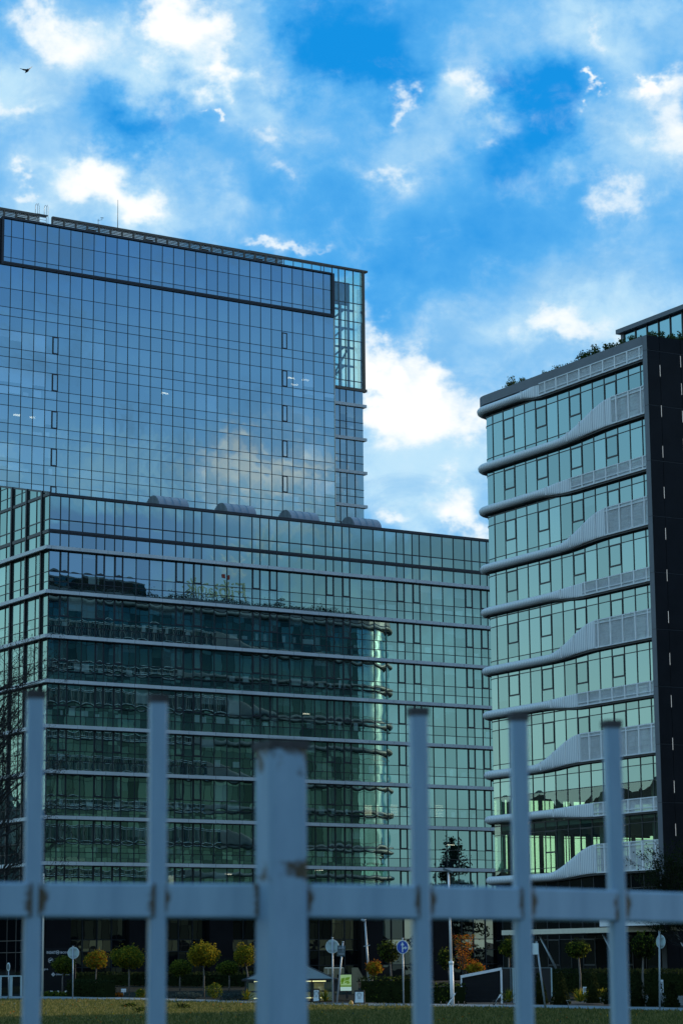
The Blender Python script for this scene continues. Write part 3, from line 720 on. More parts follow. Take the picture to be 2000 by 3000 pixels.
cr_ = t_.nodes.new('ShaderNodeValToRGB'); cr_.color_ramp.elements[0].position = .15; cr_.color_ramp.elements[1].position = .5
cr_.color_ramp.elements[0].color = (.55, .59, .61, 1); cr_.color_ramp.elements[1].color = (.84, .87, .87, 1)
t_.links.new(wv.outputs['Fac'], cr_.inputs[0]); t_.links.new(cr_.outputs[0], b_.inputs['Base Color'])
RIBD = plain('shade_darkened_metal', (.20, .20, .19), .5, var=.15, scale=1.5)  # dark copy of the white band metal, the far face's shade in its colour
MY = [.59, 1.44] + [2.92 + 1.5 * i for i in range(12)] + [20.9]
MS = [y - .55 for y in MY]                   # mullions along the outline
for q in range(1, 4): MS.append(SA + (SB - SA) * q / 4)
s = SB
while s < SCC: MS.append(s); s += 1.5
for q in range(25): MS.append(SCC + (SDD - SCC) * q / 24)
s = SDD + 1.5
while s < SE: MS.append(s); s += 1.5
def storey3(zb, zt, rows, j):
    gz, mu = MB(), MB()
    for i, (a, b) in enumerate(zip(MS, MS[1:])):
        pa_, pb_ = op(a, 0, 0), op(b, 0, 0); opening = a < SA and i % 3 == (0 if j % 1 == 0 else 1) and 2 < i < 14
        for (z0, z1, kd, m_) in rows:
            kd2 = kd
            if kd == 'vision': kd2 = 'lightroom' if rnd.random() < .45 else 'vision'
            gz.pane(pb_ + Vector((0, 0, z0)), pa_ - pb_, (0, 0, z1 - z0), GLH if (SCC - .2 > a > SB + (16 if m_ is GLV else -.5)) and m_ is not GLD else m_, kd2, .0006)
            if opening and z1 - z0 > 2:
                zm = z0 + (z1 - z0) * .42
                mu.bar(op(a, .02, zm), op(b, .02, zm), .06, FRAME, wd2=.11)
                for e in (a + .05, b - .05): mu.bar(op(e, .03, zm), op(e, .03, z1), .06, FRAME, (0, 1, 0), .06)
                mu.bar(op(a, .02, z1 - .04), op(b, .02, z1 - .04), .06, FRAME, wd2=.08)
        if not (SA + .2 < a < SB - .2 or SCC + .05 < a < SDD - .05): mu.bar(op(a, .01, zb), op(a, .01, zt), .055, FRAME, (0, 1, 0) if a < SA else (1, 0, 0), .07)
    for zz in (zb + .02, zt - .02):
        for a, b in zip(MS, MS[1:]): mu.bar(op(a, .012, zz), op(b, .012, zz), .06, FRAME, wd2=.04)
    for (z0, z1, kd, m_) in rows[1:]:
        for a, b in zip(MS, MS[1:]): mu.bar(op(a, .012, z1), op(b, .012, z1), .06, FRAME, wd2=.05)
    go = gz.build('glazing', B3); mu.build('mullion_grid', go)
for j in range(1, 10):
    zb, zt = ZB[j - 1], ZB[j]
    if j == 1: rows = [(zt - .7, zt, 'none', GLV), (zb + .62, zt - .7, 'none', GLV), (zb, zb + .62, 'none', GLV)]
    elif j == 2: rows = [(zt - .7, zt, 'spandrel', GLC), (zt - 1.85, zt - .7, 'lightroom', GLC), (zb + .62, zt - 1.85, 'none', GLV), (zb, zb + .62, 'none', GLV)]
    else: rows = [(zt - .72, zt, 'spandrel', GLC), (zb + .66, zt - .72, 'vision', GLC), (zb, zb + .66, 'spandrel', GLC)]
    storey3(zb, zt, rows, j)
storey3(ZB[9], 45.7, [(ZB[9], 45.7, 'spandrel', GLC)], 10)
storey3(.2, ZB[0], [(6.9, ZB[0], 'none', GLD), (3.4, 6.9, 'none', GLD), (.2, 3.4, 'none', GLD)], 0)
# floor slabs and cores
def slab(zl, zh, inset, m_, mb):
    pts = [op(s, -inset, 0) for s in [0.0, SA * .5, SA, SA + .5, SA + 1.0, SA + 1.5, SA + 2.0, SA + 2.5, SB] + [SB + (SCC - SB) * q / 6 for q in range(1, 7)] + [SCC + (SDD - SCC) * q / 8 for q in range(1, 9)] + [SE]]
    pts += [Vector((LX - inset, .3, 0)), Vector((inset, .3, 0))]
    up_ = [p + Vector((0, 0, zh)) for p in pts]; lo = [p + Vector((0, 0, zl)) for p in pts]
    mb.face(up_[::-1], m_); mb.face(lo, m_)
    for a in range(len(pts)):
        b = (a + 1) % len(pts); mb.face([lo[b], lo[a], up_[a], up_[b]], m_)
for k, z in enumerate(ZB):
    l = MB(); slab(z - .38, z - .02, .06, CORE if k > 1 else FLOORM, l); l.build('floor_slab', B3)
l = MB(); slab(45.75, 46.05, .05, ROOFG, l); l.build('roof', B3)
l = MB()
l.box(2.6, LX - 8, .7, LYY - 3.5, ZB[2] + .0, 45.7, CORE); l.box(16, LX - 8, .7, LYY - 3, .2, ZB[2] - .4, CORE); l.box(.8, LX - 8, .7, LYY - 3, .0, ZB[0] - .4, CORE)
l.build('interior_core', B3)
l = MB()                                     # columns and window bays seen through the two clear storeys
for j in (0, 1):
    z0, z1 = ZB[j], ZB[j + 1] - .38
    for q in range(9): l.box(1.2 + q * 1.5 + .55, 1.2 + q * 1.5 + (.95 if q % 2 else .78), LYY - .5, LYY - .2, z0, z1, BLACKP)
    for q in (3.2, 9.6, 15.2): l.tube([(1.5, q, z0), (1.5, q, z1)], .32, FLOORM, 12)
    l.box(.3, 15.5, LYY - .42, LYY - .28, z1 - (.15 if j else .2), z1, CORE); l.box(.3, 15.5, LYY - .42, LYY - .28, z0, z0 + .55, CORE)
l.build('interior_column', B3)
# balcony bands
for k in range(10):
    a, b = TR[k]; wide = k % 2 == 0; H = 2.08 if wide else 1.0
    ss = []; s = a
    # the rounded, ribbed part: round both corners and as far as the screens open
    def loft(s0, s1, m_=RIB):
        mb = MB(); n = max(4, int((s1 - s0) / .4)); rws, us = [], []
        for q in range(n + 1):
            s = s0 + (s1 - s0) * q / n; t, bo, tp, th = section(s, k)
            zc, hh_ = (bo + tp) / 2, (tp - bo) / 2; o0 = .40; pr = 1 - .65 * t; ring = []
            for c_ in range(18):
                an = 2 * math.pi * c_ / 18; cx, sz = math.cos(an), math.sin(an)
                ring.append(op(s, o0 + th * math.copysign(abs(cx) ** pr, cx), zc + hh_ * math.copysign(abs(sz) ** pr, sz)))
            rws.append(ring); us.append((s * 1.0, .5))
        mb.grid(rws, m_, True, us); return mb
    fulls = [s for s in [SB + q * .5 for q in range(int((SCC - SB) / .5))] if full(s, k) > .985]
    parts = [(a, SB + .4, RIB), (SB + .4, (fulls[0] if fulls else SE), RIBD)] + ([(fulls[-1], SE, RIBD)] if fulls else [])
    band = None
    for (s0, s1, m_) in parts:
        o_ = loft(s0, s1, m_).build('balcony_band', band or B3)
        if band is None: band = o_
        else: o_.name = 'balcony_band_return'
    sl_, gr = MB(), MB()
    zones = [(0.0, a)] + ([(fulls[0], fulls[-1])] if fulls else [])
    for zi, (s0, s1) in enumerate(zones):
        sl_, gr = MB(), MB()
        st = .13 if zi == 0 else .3
        n = int((s1 - s0) / st)
        for q in range(n):
            s = s0 + (q + .5) * (s1 - s0) / n
            (x, y), (nx, ny) = outline(s); p = op(s, .40, (ZB[k] + ZB[k] + H) / 2)
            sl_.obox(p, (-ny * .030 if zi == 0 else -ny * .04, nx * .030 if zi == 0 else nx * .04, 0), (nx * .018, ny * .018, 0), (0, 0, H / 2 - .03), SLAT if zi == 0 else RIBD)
        for (zz, hh_) in ((ZB[k] + .04, .09), (ZB[k] + H - .03, .08), ((ZB[k] + H - .27) if wide else (ZB[k] + .27), .07)):
            gr.bar(op(s0, .43, zz), op(s1, .43, zz), .09, SLAT, wd2=hh_)
        if wide and zi == 0:
            for fz in (.55, 1.05, 1.5): sl_.bar(op(s0, .375, ZB[k] + fz), op(s1, .375, ZB[k] + fz), .03, STEELD, wd2=.05)
        if zi == 0:                          # posts that lean back over the opening part of the band
            s = s0 + .35 + 1.5 * math.ceil((s1 - s0) / 1.5)
            while section(s, k)[0] > .12 and s < SA:
                t, bo, tp, th = section(s, k); gr.bar(op(s, .40 + th * .9, bo + .06), op(s, .40 + th * .9, tp - .06), .10, WHITE, (0, 1, 0), .08); s += 1.5
        s = s0 + .35 if zi == 0 else s0
        while s < s1 + .05:
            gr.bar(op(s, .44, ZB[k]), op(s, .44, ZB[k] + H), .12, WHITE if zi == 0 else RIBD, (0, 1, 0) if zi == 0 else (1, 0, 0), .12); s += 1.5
        sl_.build('slat_screen', band); gr.build('guard_rail', band)
    l = MB()
    prev = None                              # dark edge of the balcony floor under the band
    for s in [q * SE / 90 for q in range(91)]:
        t, bo, tp, th = section(s, k); zz = bo + .02 + .1 * (1 - t)
        r_ = [op(s, .02, zz - .16), op(s, .36, zz - .16), op(s, .36, zz), op(s, .02, zz)]
        if prev: 
            for e in range(4): l.face([prev[e], r_[e], r_[(e + 1) % 4], prev[(e + 1) % 4]], DARK)
        prev = r_
    l.build('floor_edge', band)
# frame of dark grey panels: coping, pier, and the black end wall with its light slots
l = MB(); rws = []
for s in [0, SA * .5] + [SA + q * (SB - SA) / 8 for q in range(9)] + [SB + 20, SCC] + [SCC + q * (SDD - SCC) / 8 for q in range(1, 9)] + [SE]:
    rws.append([op(s, .47, 45.62), op(s, .47, 46.35), op(s, -.4, 46.35), op(s, -.4, 45.62)])
for r1, r2 in zip(rws, rws[1:]):
    for e in range(4): l.face([r1[e], r2[e], r2[(e + 1) % 4], r1[(e + 1) % 4]], PIER)
l.build('coping', B3)
l = MB()
for k in range(12):
    z0, z1 = max(0, ZB[0] + 4.07 * (k - 2) + .55), min(46.35, ZB[0] + 4.07 * (k - 1) + .53)
    if z1 > z0: l.box(-.47, 0.1, .0, .53, z0 + .01, z1 - .01, PIER)
l.box(-.455, .1, .012, .52, 0, 46.34, DARK); l.build('pier', B3)
l = MB(); l.box(-.46, LX, -.02, .0, 0, 46.3, DARK, 'k')
cx_ = [-.46] + [.62 + 1.9 * q for q in range(32)]
for a, b in zip(cx_, cx_[1:]):
    for k in range(-2, 10):
        z0, z1 = max(0, ZB[0] + 4.07 * k + .55), min(46.33, ZB[0] + 4.07 * (k + 1) + .53)
        if z1 > z0: l.box(a + .02, b - .02, -.06, -.021, z0 + .02, z1 - .02, BLACKP)
l.box(LX - .3, LX, .0, max(.5, LYY - RC2 - 4), 0, 46.2, BLACKP); l.build('end_wall', B3)
l = MB()
for c_, per, off in ((1, 3.0, 1.2), (2, 2.05, .3), (4, 2.6, .9), (6, 3.0, .2)):
    z = 45.4 - off
    while z > 3: l.box(cx_[c_] - .017, cx_[c_] + .017, -.055, -.05, z - .85, z, LAMPW); z -= per
l.build('light_slot', B3)
# glazed penthouse on the roof
gz, mu = MB(), MB()
for q in range(9): gz.pane((6, 11.2 - q * 1.45 + .0, 46.05), (0, -1.4, 0), (0, 0, 3.8), GLT, 'spandrel')
for q in range(10): mu.box(5.93, 6.0, 11.2 - q * 1.45 - .05, 11.2 - q * 1.45 + .05, 46.05, 49.9, FRAME)
for q in range(17): gz.pane((6 + q * 1.6, 11.55, 46.05), (-0.0001 + 1.55, 0, 0), (0, 0, 3.8), GLD, 'none')
pen = gz.build('penthouse', B3); mu.build('mullion_grid', pen)
l = MB(); l.box(5.6, 33.2, -.2, 11.8, 49.9, 50.25, PIER); l.box(6.2, 33, .2, 11.45, 46.05, 49.9, CORE); l.box(5.93, 6.0, 11.2, 11.6, 46.05, 49.9, PIER); l.build('roof', pen)
l = MB(); l.box(8, 16, 15.5, 18.5, 46.05, 48.6, BLACKP); l.box(20, 28, 14.5, 17.5, 46.05, 48.9, BLACKP); l.box(8, 28, 18.6, 18.7, 46.05, 47.6, DARK); l.build('plant_room', B3)
l = MB()
for q in range(4): l.pane((9, 3.2 - q * 1.5, 50.26), (0, -1.45, 0), (0, 0, .85), GLS, 'none')
l.bar((9, 3.2, 51.25), (9, -2.8, 51.25), .06, STEEL); l.tube([(10, 1.4, 50.26), (10, 1.4, 51.0)], .4, STEELD, 12); l.bar((9, 3.2, 50.3), (9, 3.2, 51.25), .06, STEEL); l.build('roof_parapet', pen)
# entrance canopy
WOODM = plain('brown_soffit', (.10, .045, .025), .6, var=.3, scale=2)
l = MB(); l.box(-7.2, -.1, -14, 10, 3.86, 4.0, WOODM); cn = l.build('canopy', B3)
l = MB(); l.box(-7.35, -7.2, -14, 10.1, 3.68, 4.02, CREAM); l.box(-7.2, -.1, 10, 10.15, 3.68, 4.02, WHITE); l.box(-9.0, -8.8, -16, -4, 4.05, 4.75, WHITE); l.box(-8.8, -1, -16, -4, 4.3, 4.6, WHITE); l.build('fascia', cn)
for y_ in (8.2, 3.0, -2.5, -8.0):
    l = MB(); l.bar((-7.1, y_ - 1.2, 3.82), (-.6, y_ + 2.2, 3.82), .22, CREAM, wd2=.12); l.build('rafter', cn)
for y_ in (6.5, -1.0, -9.0):
    l = MB(); l.tube([(-6.6, y_, 3.7), (-5.0, y_ - .8, 0)], .09, STEEL, 8); l.build('prop', cn)
LITY = emit('lit_shop_window', (.85, .75, .2), .7)
for (x_, y_, z_) in ((-.14, -1.5, 2.2), (-.14, -2.3, 2.2), (-.14, -2.0, 1.0)):
    l = MB(); l.box(x_, x_ + .05, y_, y_ + .6, z_, z_ + .75, LITY)
# lettering on the roof, facing the office block
YELL = plain('cream_letters', (.75, .68, .42), .5, var=.03); REDM = plain('red_square', (.6, .04, .02), .5, var=.05)
RS = empty('rooftop_sign', B3.matrix_basis @ Vector((0, 0, 0)), PHI3, 'cream rooftop letters with a red square, mirrored in the ledged office block', 'sign')
RS.location = (Q0.x, Q0.y, 0)
def text(s, size, ext, name, mat, parent, loc, rot, xs=1.0):
    cu = bpy.data.curves.new(name, 'FONT'); cu.body = s; cu.size = size; cu.extrude = ext; cu.resolution_u = 3; cu.space_character = 1.05
    o = bpy.data.objects.new(name, cu); C.objects.link(o)
    me = bpy.data.meshes.new_from_object(o.evaluated_get(bpy.context.evaluated_depsgraph_get()))
    bpy.data.objects.remove(o); bpy.data.curves.remove(cu)
    me.materials.clear(); me.materials.append(mat)
    o = bpy.data.objects.new(name, me); C.objects.link(o); o.location = loc; o.rotation_euler = rot; o.scale = (xs, 1, 1)
    if parent: o.parent = parent
    return o
text('Fibank', 3.0, .12, 'letters', YELL, RS, (43.6, LYY - 4, 47.9), (R(90), 0, R(180)), 1.12)
l = MB(); l.box(40.2, 40.9, LYY - 4.2, LYY - 3.8, 50.25, 50.9, REDM); l.build('red_square', RS)
l = MB()
for q in range(8): l.bar((33 + q * 1.5, LYY - 4.2, 46.0), (33 + q * 1.5, LYY - 4.2, 48.0), .1, STEEL); l.bar((33 + q * 1.5, LYY - 4.2, 48.0), (33 + q * 1.5 + .8, LYY - 6.5, 46.0), .08, STEEL)
for z_ in (47.0, 47.9): l.bar((32.5, LYY - 4.25, z_), (44.5, LYY - 4.25, z_), .09, STEEL)
l.build('support_frame', RS)
# ------------------------------------------------------------------ plants
def leafmat(name, c1, c2, c3):
    mt, t, b = newmat(name); t.nodes.remove(b)
    a = t.nodes.new('ShaderNodeNewGeometry'); r = t.nodes.new('ShaderNodeValToRGB'); t.links.new(a.outputs['Random Per Island'], r.inputs[0])
    e = r.color_ramp.elements; e[0].color = (*c1, 1); e[1].color = (*c3, 1); e.new(.5).color = (*c2, 1)
    d = t.nodes.new('ShaderNodeBsdfDiffuse'); tr = t.nodes.new('ShaderNodeBsdfTranslucent'); mx = t.nodes.new('ShaderNodeMixShader'); mx.inputs[0].default_value = .45
    t.links.new(r.outputs[0], d.inputs[0]); t.links.new(r.outputs[0], tr.inputs[0]); t.links.new(d.outputs[0], mx.inputs[1]); t.links.new(tr.outputs[0], mx.inputs[2])
    t.links.new(mx.outputs[0], t.nodes['Material Output'].inputs[0]); return mt
LG = leafmat('green_leaves', (.045, .075, .012), (.09, .12, .018), (.20, .20, .025))
LY_ = leafmat('yellow_leaves', (.12, .12, .014), (.26, .20, .018), (.45, .30, .022))
LO = leafmat('orange_leaves', (.20, .05, .012), (.38, .11, .015), (.5, .18, .02))
LD = leafmat('dark_leaves', (.010, .018, .008), (.02, .03, .012), (.035, .045, .015))
LB = leafmat('blue_green_leaves', (.03, .045, .04), (.05, .07, .065), (.08, .1, .09))
LP = leafmat('roof_leaves', (.035, .06, .02), (.06, .095, .03), (.12, .14, .04))
BARK = plain('bark', (.06, .05, .04), .9, var=.4, scale=8, bump=.5)
BARKP = plain('pale_bark', (.16, .14, .12), .9, var=.3, scale=8)
TWIG = plain('dark_twig', (.020, .018, .016), .9, var=.3, scale=8)
def leaf(mb, p, size, m, nrm=None):
    n = Vector((rnd.gauss(0, 1), rnd.gauss(0, 1), rnd.gauss(0, 1))).normalized()
    if nrm is not None: n = (n * .8 + nrm * .7).normalized()
    a = n.orthogonal().normalized(); a.rotate(Matrix.Rotation(rnd.uniform(0, 6.28), 3, n)); b = n.cross(a)
    s = size * rnd.uniform(.6, 1.3)
    mb.face([p - a * s * .5, p + b * s * .28, p + a * s * .5, p - b * s * .28], m)
def crown(mb, c, rx, ry, rz, n, size, mats, wts, lump=.18, clumps=26):
    dirs = [(Vector((rnd.gauss(0, 1), rnd.gauss(0, 1), rnd.gauss(0, 1))).normalized(), rnd.uniform(-lump, lump)) for _ in range(clumps)]
    for _ in range(n):
        d = Vector((rnd.gauss(0, 1), rnd.gauss(0, 1), rnd.gauss(0, 1))).normalized()
        k = max(dirs, key=lambda q: q[0].dot(d)); r = (1 + k[1]) * (rnd.random() ** .28)
        p = Vector(c) + Vector((d.x * rx, d.y * ry, d.z * rz)) * r
        leaf(mb, p, size, rnd.choices(mats, wts)[0], d)
def branches(mb, p, d, L, r, depth, m, spread=.6, up=.25, bud=None, kids=3, seg=3):
    pts = [Vector(p)]; rad = [r]; dd = Vector(d).normalized()
    for k in range(seg):
        dd = (dd + Vector((rnd.gauss(0, .16), rnd.gauss(0, .16), rnd.gauss(0, .12) + up * .25))).normalized()
        pts.append(pts[-1] + dd * (L / seg)); rad.append(r * (1 - .5 * (k + 1) / seg))
    mb.tube(pts, rad, m, 5 if depth > 1 else 3, caps=False)
    if depth == 0:
        if bud is not None:
            for q in pts[1:]:
                for _ in range(2): leaf(mb, q + Vector((rnd.gauss(0, .03), rnd.gauss(0, .03), rnd.gauss(0, .03))), bud[1], bud[0])
        return
    for k in range(kids + (1 if depth > 2 else 0)):
        t = rnd.uniform(.35, 1.0); i = min(seg - 1, int(t * seg)); q = pts[i].lerp(pts[i + 1], t * seg - i)
        ax = Vector((rnd.gauss(0, 1), rnd.gauss(0, 1), rnd.gauss(0, .6))).normalized()
        nd = (dd + ax * spread * rnd.uniform(.6, 1.3)).normalized()
        branches(mb, q, nd, L * rnd.uniform(.5, .78), max(.004, rad[i] * .6), depth - 1, m, spread, up, bud, kids, seg)
def lollipop(px, py, wpx, hpx, bx, by, mats, wts, label, n=2300, leafs=.135):
    b = gp(bx, by); d = b.y; k = d / FPX
    c_ = at(px, py, d); T = empty('globe_tree', b, 0, label, 'tree', 'clipped globe trees along the planted bed')
    tr = MB(); cl = c_ - b
    tr.tube([(0, 0, 0), (rnd.uniform(-.02, .02), 0, cl.z * .5), (cl.x, 0, cl.z)], [.055, .045, .035], BARKP, 7)
    for q in range(5):
        a = q * 1.26; tr.tube([(cl.x, 0, cl.z - hpx * k * .45), (cl.x + math.cos(a) * wpx * k * .3, math.sin(a) * wpx * k * .3, cl.z + hpx * k * .1)], [.025, .01], BARKP, 5)
    tr.build('trunk', T)
    cr2 = MB(); crown(cr2, cl, wpx * k / 2, wpx * k / 2, hpx * k / 2, n, leafs, mats, wts, .17, 40)
    for q in range(14):
        a = rnd.uniform(0, 6.28); e = rnd.uniform(-.3, 1.4)
        p = cl + Vector((math.cos(a) * math.cos(e) * wpx * k * .53, math.sin(a) * math.cos(e) * wpx * k * .53, math.sin(e) * hpx * k * .56))
        for _ in range(7): leaf(cr2, p + Vector((rnd.gauss(0, .06), rnd.gauss(0, .06), rnd.gauss(0, .07))), leafs * .8, mats[-1])
    cr2.build('crown', T); return T
lollipop(187, 2829, 66, 52, 183, 2916, [LG, LD], [3, 1], 'olive green globe tree half hiding the wall of company names')
lollipop(283, 2814, 70, 54, 280, 2905, [LG, LO, LY_], [2, 1, 2], 'rusty globe tree with dull left half and golden right half, beside a larger green one')
lollipop(376, 2806, 98, 68, 378, 2919, [LG, LG, LY_], [3, 2, 2], 'largest yellow-green globe tree with a wispy top, between two fence bars', 3400)
lollipop(529, 2836, 66, 46, 527, 2908, [LG, LD], [4, 1], 'small green globe tree left of the round golden one')
lollipop(594, 2798, 92, 66, 597, 2923, [LG, LY_, LY_], [1, 2, 2], 'round golden globe tree on a tall thin trunk beside the thick fence post', 3400)
lollipop(668, 2836, 66, 42, 671, 2906, [LG, LD], [4, 1], 'low green globe tree between the golden tree and the thick fence post')
lollipop(716, 2801, 66, 60, 726, 2921, [LG, LY_], [2, 2], 'yellow-green globe tree just left of the thick fence post', 1600)
lollipop(1095, 2838, 48, 36, 1088, 2935, [LY_, LO], [3, 1], 'small orange-yellow globe tree beside the tall tan letter N', 1000)
lollipop(1140, 2792, 66, 62, 1146, 2920, [LD, LG], [3, 1], 'dim dark globe tree left of the blue arrow sign', 1400)
lollipop(1306, 2812, 44, 58, 1316, 2915, [LD, LG], [3, 1], 'dark narrow globe tree behind the white lamp post', 1000)
lollipop(1391, 2840, 50, 38, 1392, 2925, [LY_, LO], [3, 1], 'small golden globe tree above the black louvred shaft', 1000)
lollipop(1490, 2779, 58, 58, 1492, 2925, [LG, LD], [3, 1], 'bright green globe tree under the canopy edge', 1300)
lollipop(1692, 2782, 70, 48, 1700, 2938, [LG, LD], [2, 2], 'dull green globe tree between the two fence bars under the canopy', 1300)
lollipop(1884, 2774, 66, 70, 1884, 2946, [LD, LG], [3, 1], 'dark globe tree left of the thin sign seen edge-on', 1400)
# orange autumn tree
b = gp(1366, 2922); T = empty('autumn_tree', b, 0, 'upright sparse tree with orange autumn leaves above the louvred shaft', 'tree')
l = MB(); branches(l, (0, 0, 0), (0, 0, 1), 1.6, .05, 3, BARK, .42, 1.0, None, 4); l.build('trunk', T)
l = MB(); k = b.y / FPX
for q in range(900):
    h = rnd.random(); cx = -.012 + (1366 - 1366) * k + rnd.choice((-.55, -.3, .0, .12, .35)) * (.35 + .6 * h)
    leaf(l, Vector((cx + rnd.gauss(0, .11), rnd.gauss(0, .3), 1.45 + h * 1.85)), .10, rnd.choice((LO, LO, LO, LG)))
l.build('crown', T)
# bare trees on both sides
def bare(name, label, base, h, seedv, depth, m, r0, kids, spread, bud=None, lean=(0, 0), lk=.2):
    global rnd
    keep = rnd; rnd = random.Random(seedv)
    T = empty(name, base, 0, label, 'tree')
    tr = MB(); tr.tube([(0, 0, 0), (lean[0] * .4, lean[1] * .4, h * .25), (lean[0], lean[1], h * (.45 if lk > .15 else .85))], [r0, r0 * .8, r0 * (.6 if lk > .15 else .2)], BARK, 9); tr.build('trunk', T)
    l = MB()
    for q in range(20):
        z = h * rnd.uniform(.22, .47) if lk > .15 else h * rnd.uniform(.2, .8); a = rnd.uniform(-1.2, 1.2) + (0 if lean[2] > 0 else math.pi)
        branches(l, (lean[0] * z / (h * .45), lean[1] * z / (h * .45), z), (math.cos(a), math.sin(a), rnd.uniform(.3, 1.6)), h * rnd.uniform(lk, lk * 1.6), r0 * .36, depth, m, spread, .35, bud, kids)
    l.build('crown', T); rnd = keep; return T
bare('bare_tree', 'bare dark branching tree reaching in front of the fin-covered wing of the ledged block', (-11.25, 70, 0), 12.2, 11, 4, TWIG, .16, 3, .75, (TWIG, .045), (.1, 0, 1), .13)
bare('bare_tree', 'bare twiggy tree in front of the black end wall', (13.7, 92, 0), 7.6, 5, 4, TWIG, .13, 3, .7, (LD, .08), (-.2, 0, -1), .16)
# conifer that shows only in the glass
b = Vector((76.2, 223.6, 0)); T = empty('conifer', b, 0, 'dark conifer whose silhouette is mirrored low in the glass of the ledged office block', 'tree')
l = MB(); l.tube([(0, 0, 0), (0, 0, 17.5)], [.3, .04], BARK, 8); l.build('trunk', T)
l = MB()
for q in range(120):
    z = 1.5 + 16.6 * (q / 120); L = (6.6 * (1 - z / 18.6) ** .85 + .25) * rnd.uniform(.65, 1.15); a = rnd.uniform(0, 6.28)
    for s_ in range(int(12 + L * 16)):
        t = rnd.random(); p = Vector((math.cos(a) * L * t, math.sin(a) * L * t, z - .12 * L * t + .3 * t * t)) + Vector((rnd.gauss(0, .25), rnd.gauss(0, .25), rnd.gauss(0, .15)))
        leaf(l, p, .5, LD)
l.build('crown', T)
# shrubs along the roof edge of the curved building
def b3w(x, y, z): return B3.matrix_basis @ Vector((x, y, z))
B3.matrix_basis  # placed above
roofsh = [(1.2, 21.3, 1.1, .6, 'low rounded shrub at the curved roof corner'), (.9, 19.3, 1.0, 1.25, 'tallest spiky roof shrub, near the curved corner'), (.8, 17.6, .8, .8, 'small two-headed roof shrub right of the tallest one'),
          (.5, 13.7, .5, .5, 'lone little tuft on the bare stretch of roof edge'), (.5, 11.2, .9, .4, 'thin low roof shrub at the start of the long planted stretch'), (.6, 9.2, 1.0, .95, 'upright roof shrub with twig tips against the sky'),
          (.6, 7.6, 1.1, 1.0, 'bushy roof shrub left of the penthouse'), (.6, 6.0, 1.1, .9, 'roof shrub below the left edge of the penthouse'), (.6, 4.4, 1.1, .75, 'leafy roof shrub under the first penthouse panes'),
          (.6, 2.8, 1.1, .7, 'roof shrub next to the corner of the black wall'), (1.0, 1.0, 1.2, .7, 'roof shrub on the very corner above the black wall'), (3.2, .8, 1.3, .75, 'roof shrub on the black wall right of its corner'),
          (5.6, .9, 1.5, 1.25, 'big dark roof shrub at the picture edge above the black wall'), (8, .9, 1.4, 1.0, 'roof shrub farther along the black wall')]
for (x_, y_, ra, h_, lb) in roofsh:
    o_ = empty('roof_shrub', b3w(x_, y_, 46.3), 0, lb, 'shrub', 'shrubs along the planted roof edge'); l = MB()
    for q in range(int(14 * ra) + 5):
        a = rnd.uniform(0, 6.28); r_ = rnd.uniform(0, ra); hh_ = 1.1 * h_ * rnd.uniform(.45, 1.1) * (1 - .4 * r_ / ra)
        p0 = Vector((math.cos(a) * r_, math.sin(a) * r_, 0)); p1 = p0 + Vector((rnd.gauss(0, .15), rnd.gauss(0, .15), hh_))
        l.tube([p0, p1], [.02, .008], TWIG, 3, False)
        for s_ in range(int(26 + hh_ * 30)):
            t = rnd.random(); leaf(l, p0.lerp(p1, t) + Vector((rnd.gauss(0, .11), rnd.gauss(0, .11), rnd.gauss(0, .06))), .17, LP)
    l.build('foliage', o_)
T = empty('roof_hedge', b3w(3, LYY - .8, 46.2), 0, 'long ragged roof hedge seen only mirrored, along the top of the dark reflection', 'hedge'); l = MB()
ux = Vector((math.cos(PHI3), math.sin(PHI3), 0))
for q in range(5200):
    t = rnd.uniform(0, 55); hh_ = .75 + .35 * math.sin(t * .9) + .3 * math.sin(t * 2.3 + 1) + (.5 if rnd.random() < .1 else 0)
    leaf(l, ux * t + Vector((rnd.gauss(0, .3), rnd.gauss(0, .3), rnd.random() * max(.3, hh_))), .32, LD)
l.build('foliage', T)
# hedges, shrubs and spiky plants in the bed
def hedge(name, pts, wd, h, mats, wts, label, cat='hedge', size=.13, dens=260):
    T = empty(name, pts[0], 0, label, cat); l = MB(); o0 = Vector(pts[0])
    for a, b in zip(pts, pts[1:]):
        a, b = Vector(a) - o0, Vector(b) - o0; L = (b - a).length; n = Vector((-(b - a).y, (b - a).x, 0)).normalized()
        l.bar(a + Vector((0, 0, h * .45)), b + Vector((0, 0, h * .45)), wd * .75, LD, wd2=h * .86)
        for q in range(int(L * dens)):
            t = rnd.random(); s_ = rnd.choice((-1, 1, 0)); z = h * (rnd.random() if s_ else 1) + rnd.gauss(0, .05)
            leaf(l, a.lerp(b, t) + n * (s_ * wd * .5 + rnd.gauss(0, .05) if s_ else rnd.uniform(-.5, .5) * wd) + Vector((0, 0, max(0, z))), size, rnd.choices(mats, wts)[0])
    l.build('foliage', T); return T
hedge('hedge', [gp(210, 2923), gp(322, 2926)], .8, .95, [LD], [1], 'dark clipped hedge under the rusty globe tree')
hedge('hedge', [gp(130, 2921), gp(208, 2922)], .5, .22, [LG, LD], [2, 1], 'very low hedge below the wall of company names')
hedge('hedge', [gp(1076, 2939), gp(1215, 2941)], 1.0, 1.15, [LD, LG], [6, 1], 'tall dark hedge behind the blue arrow sign')
hedge('hedge', [gp(1280, 2942), gp(1345, 2943)], .9, .85, [LG, LD], [1, 2], 'leafy hedge at the foot of the white lamp post')
hedge('hedge', [gp(1700, 2926), gp(1780, 2928)], .6, .38, [LY_, LG], [2, 1], 'yellow-green hedge on the low grey wall')
hedge('hedge', [gp(1540, 2905), gp(2080, 2920)], .9, 1.3, [LD], [1], 'long dark hedge under the canopy')
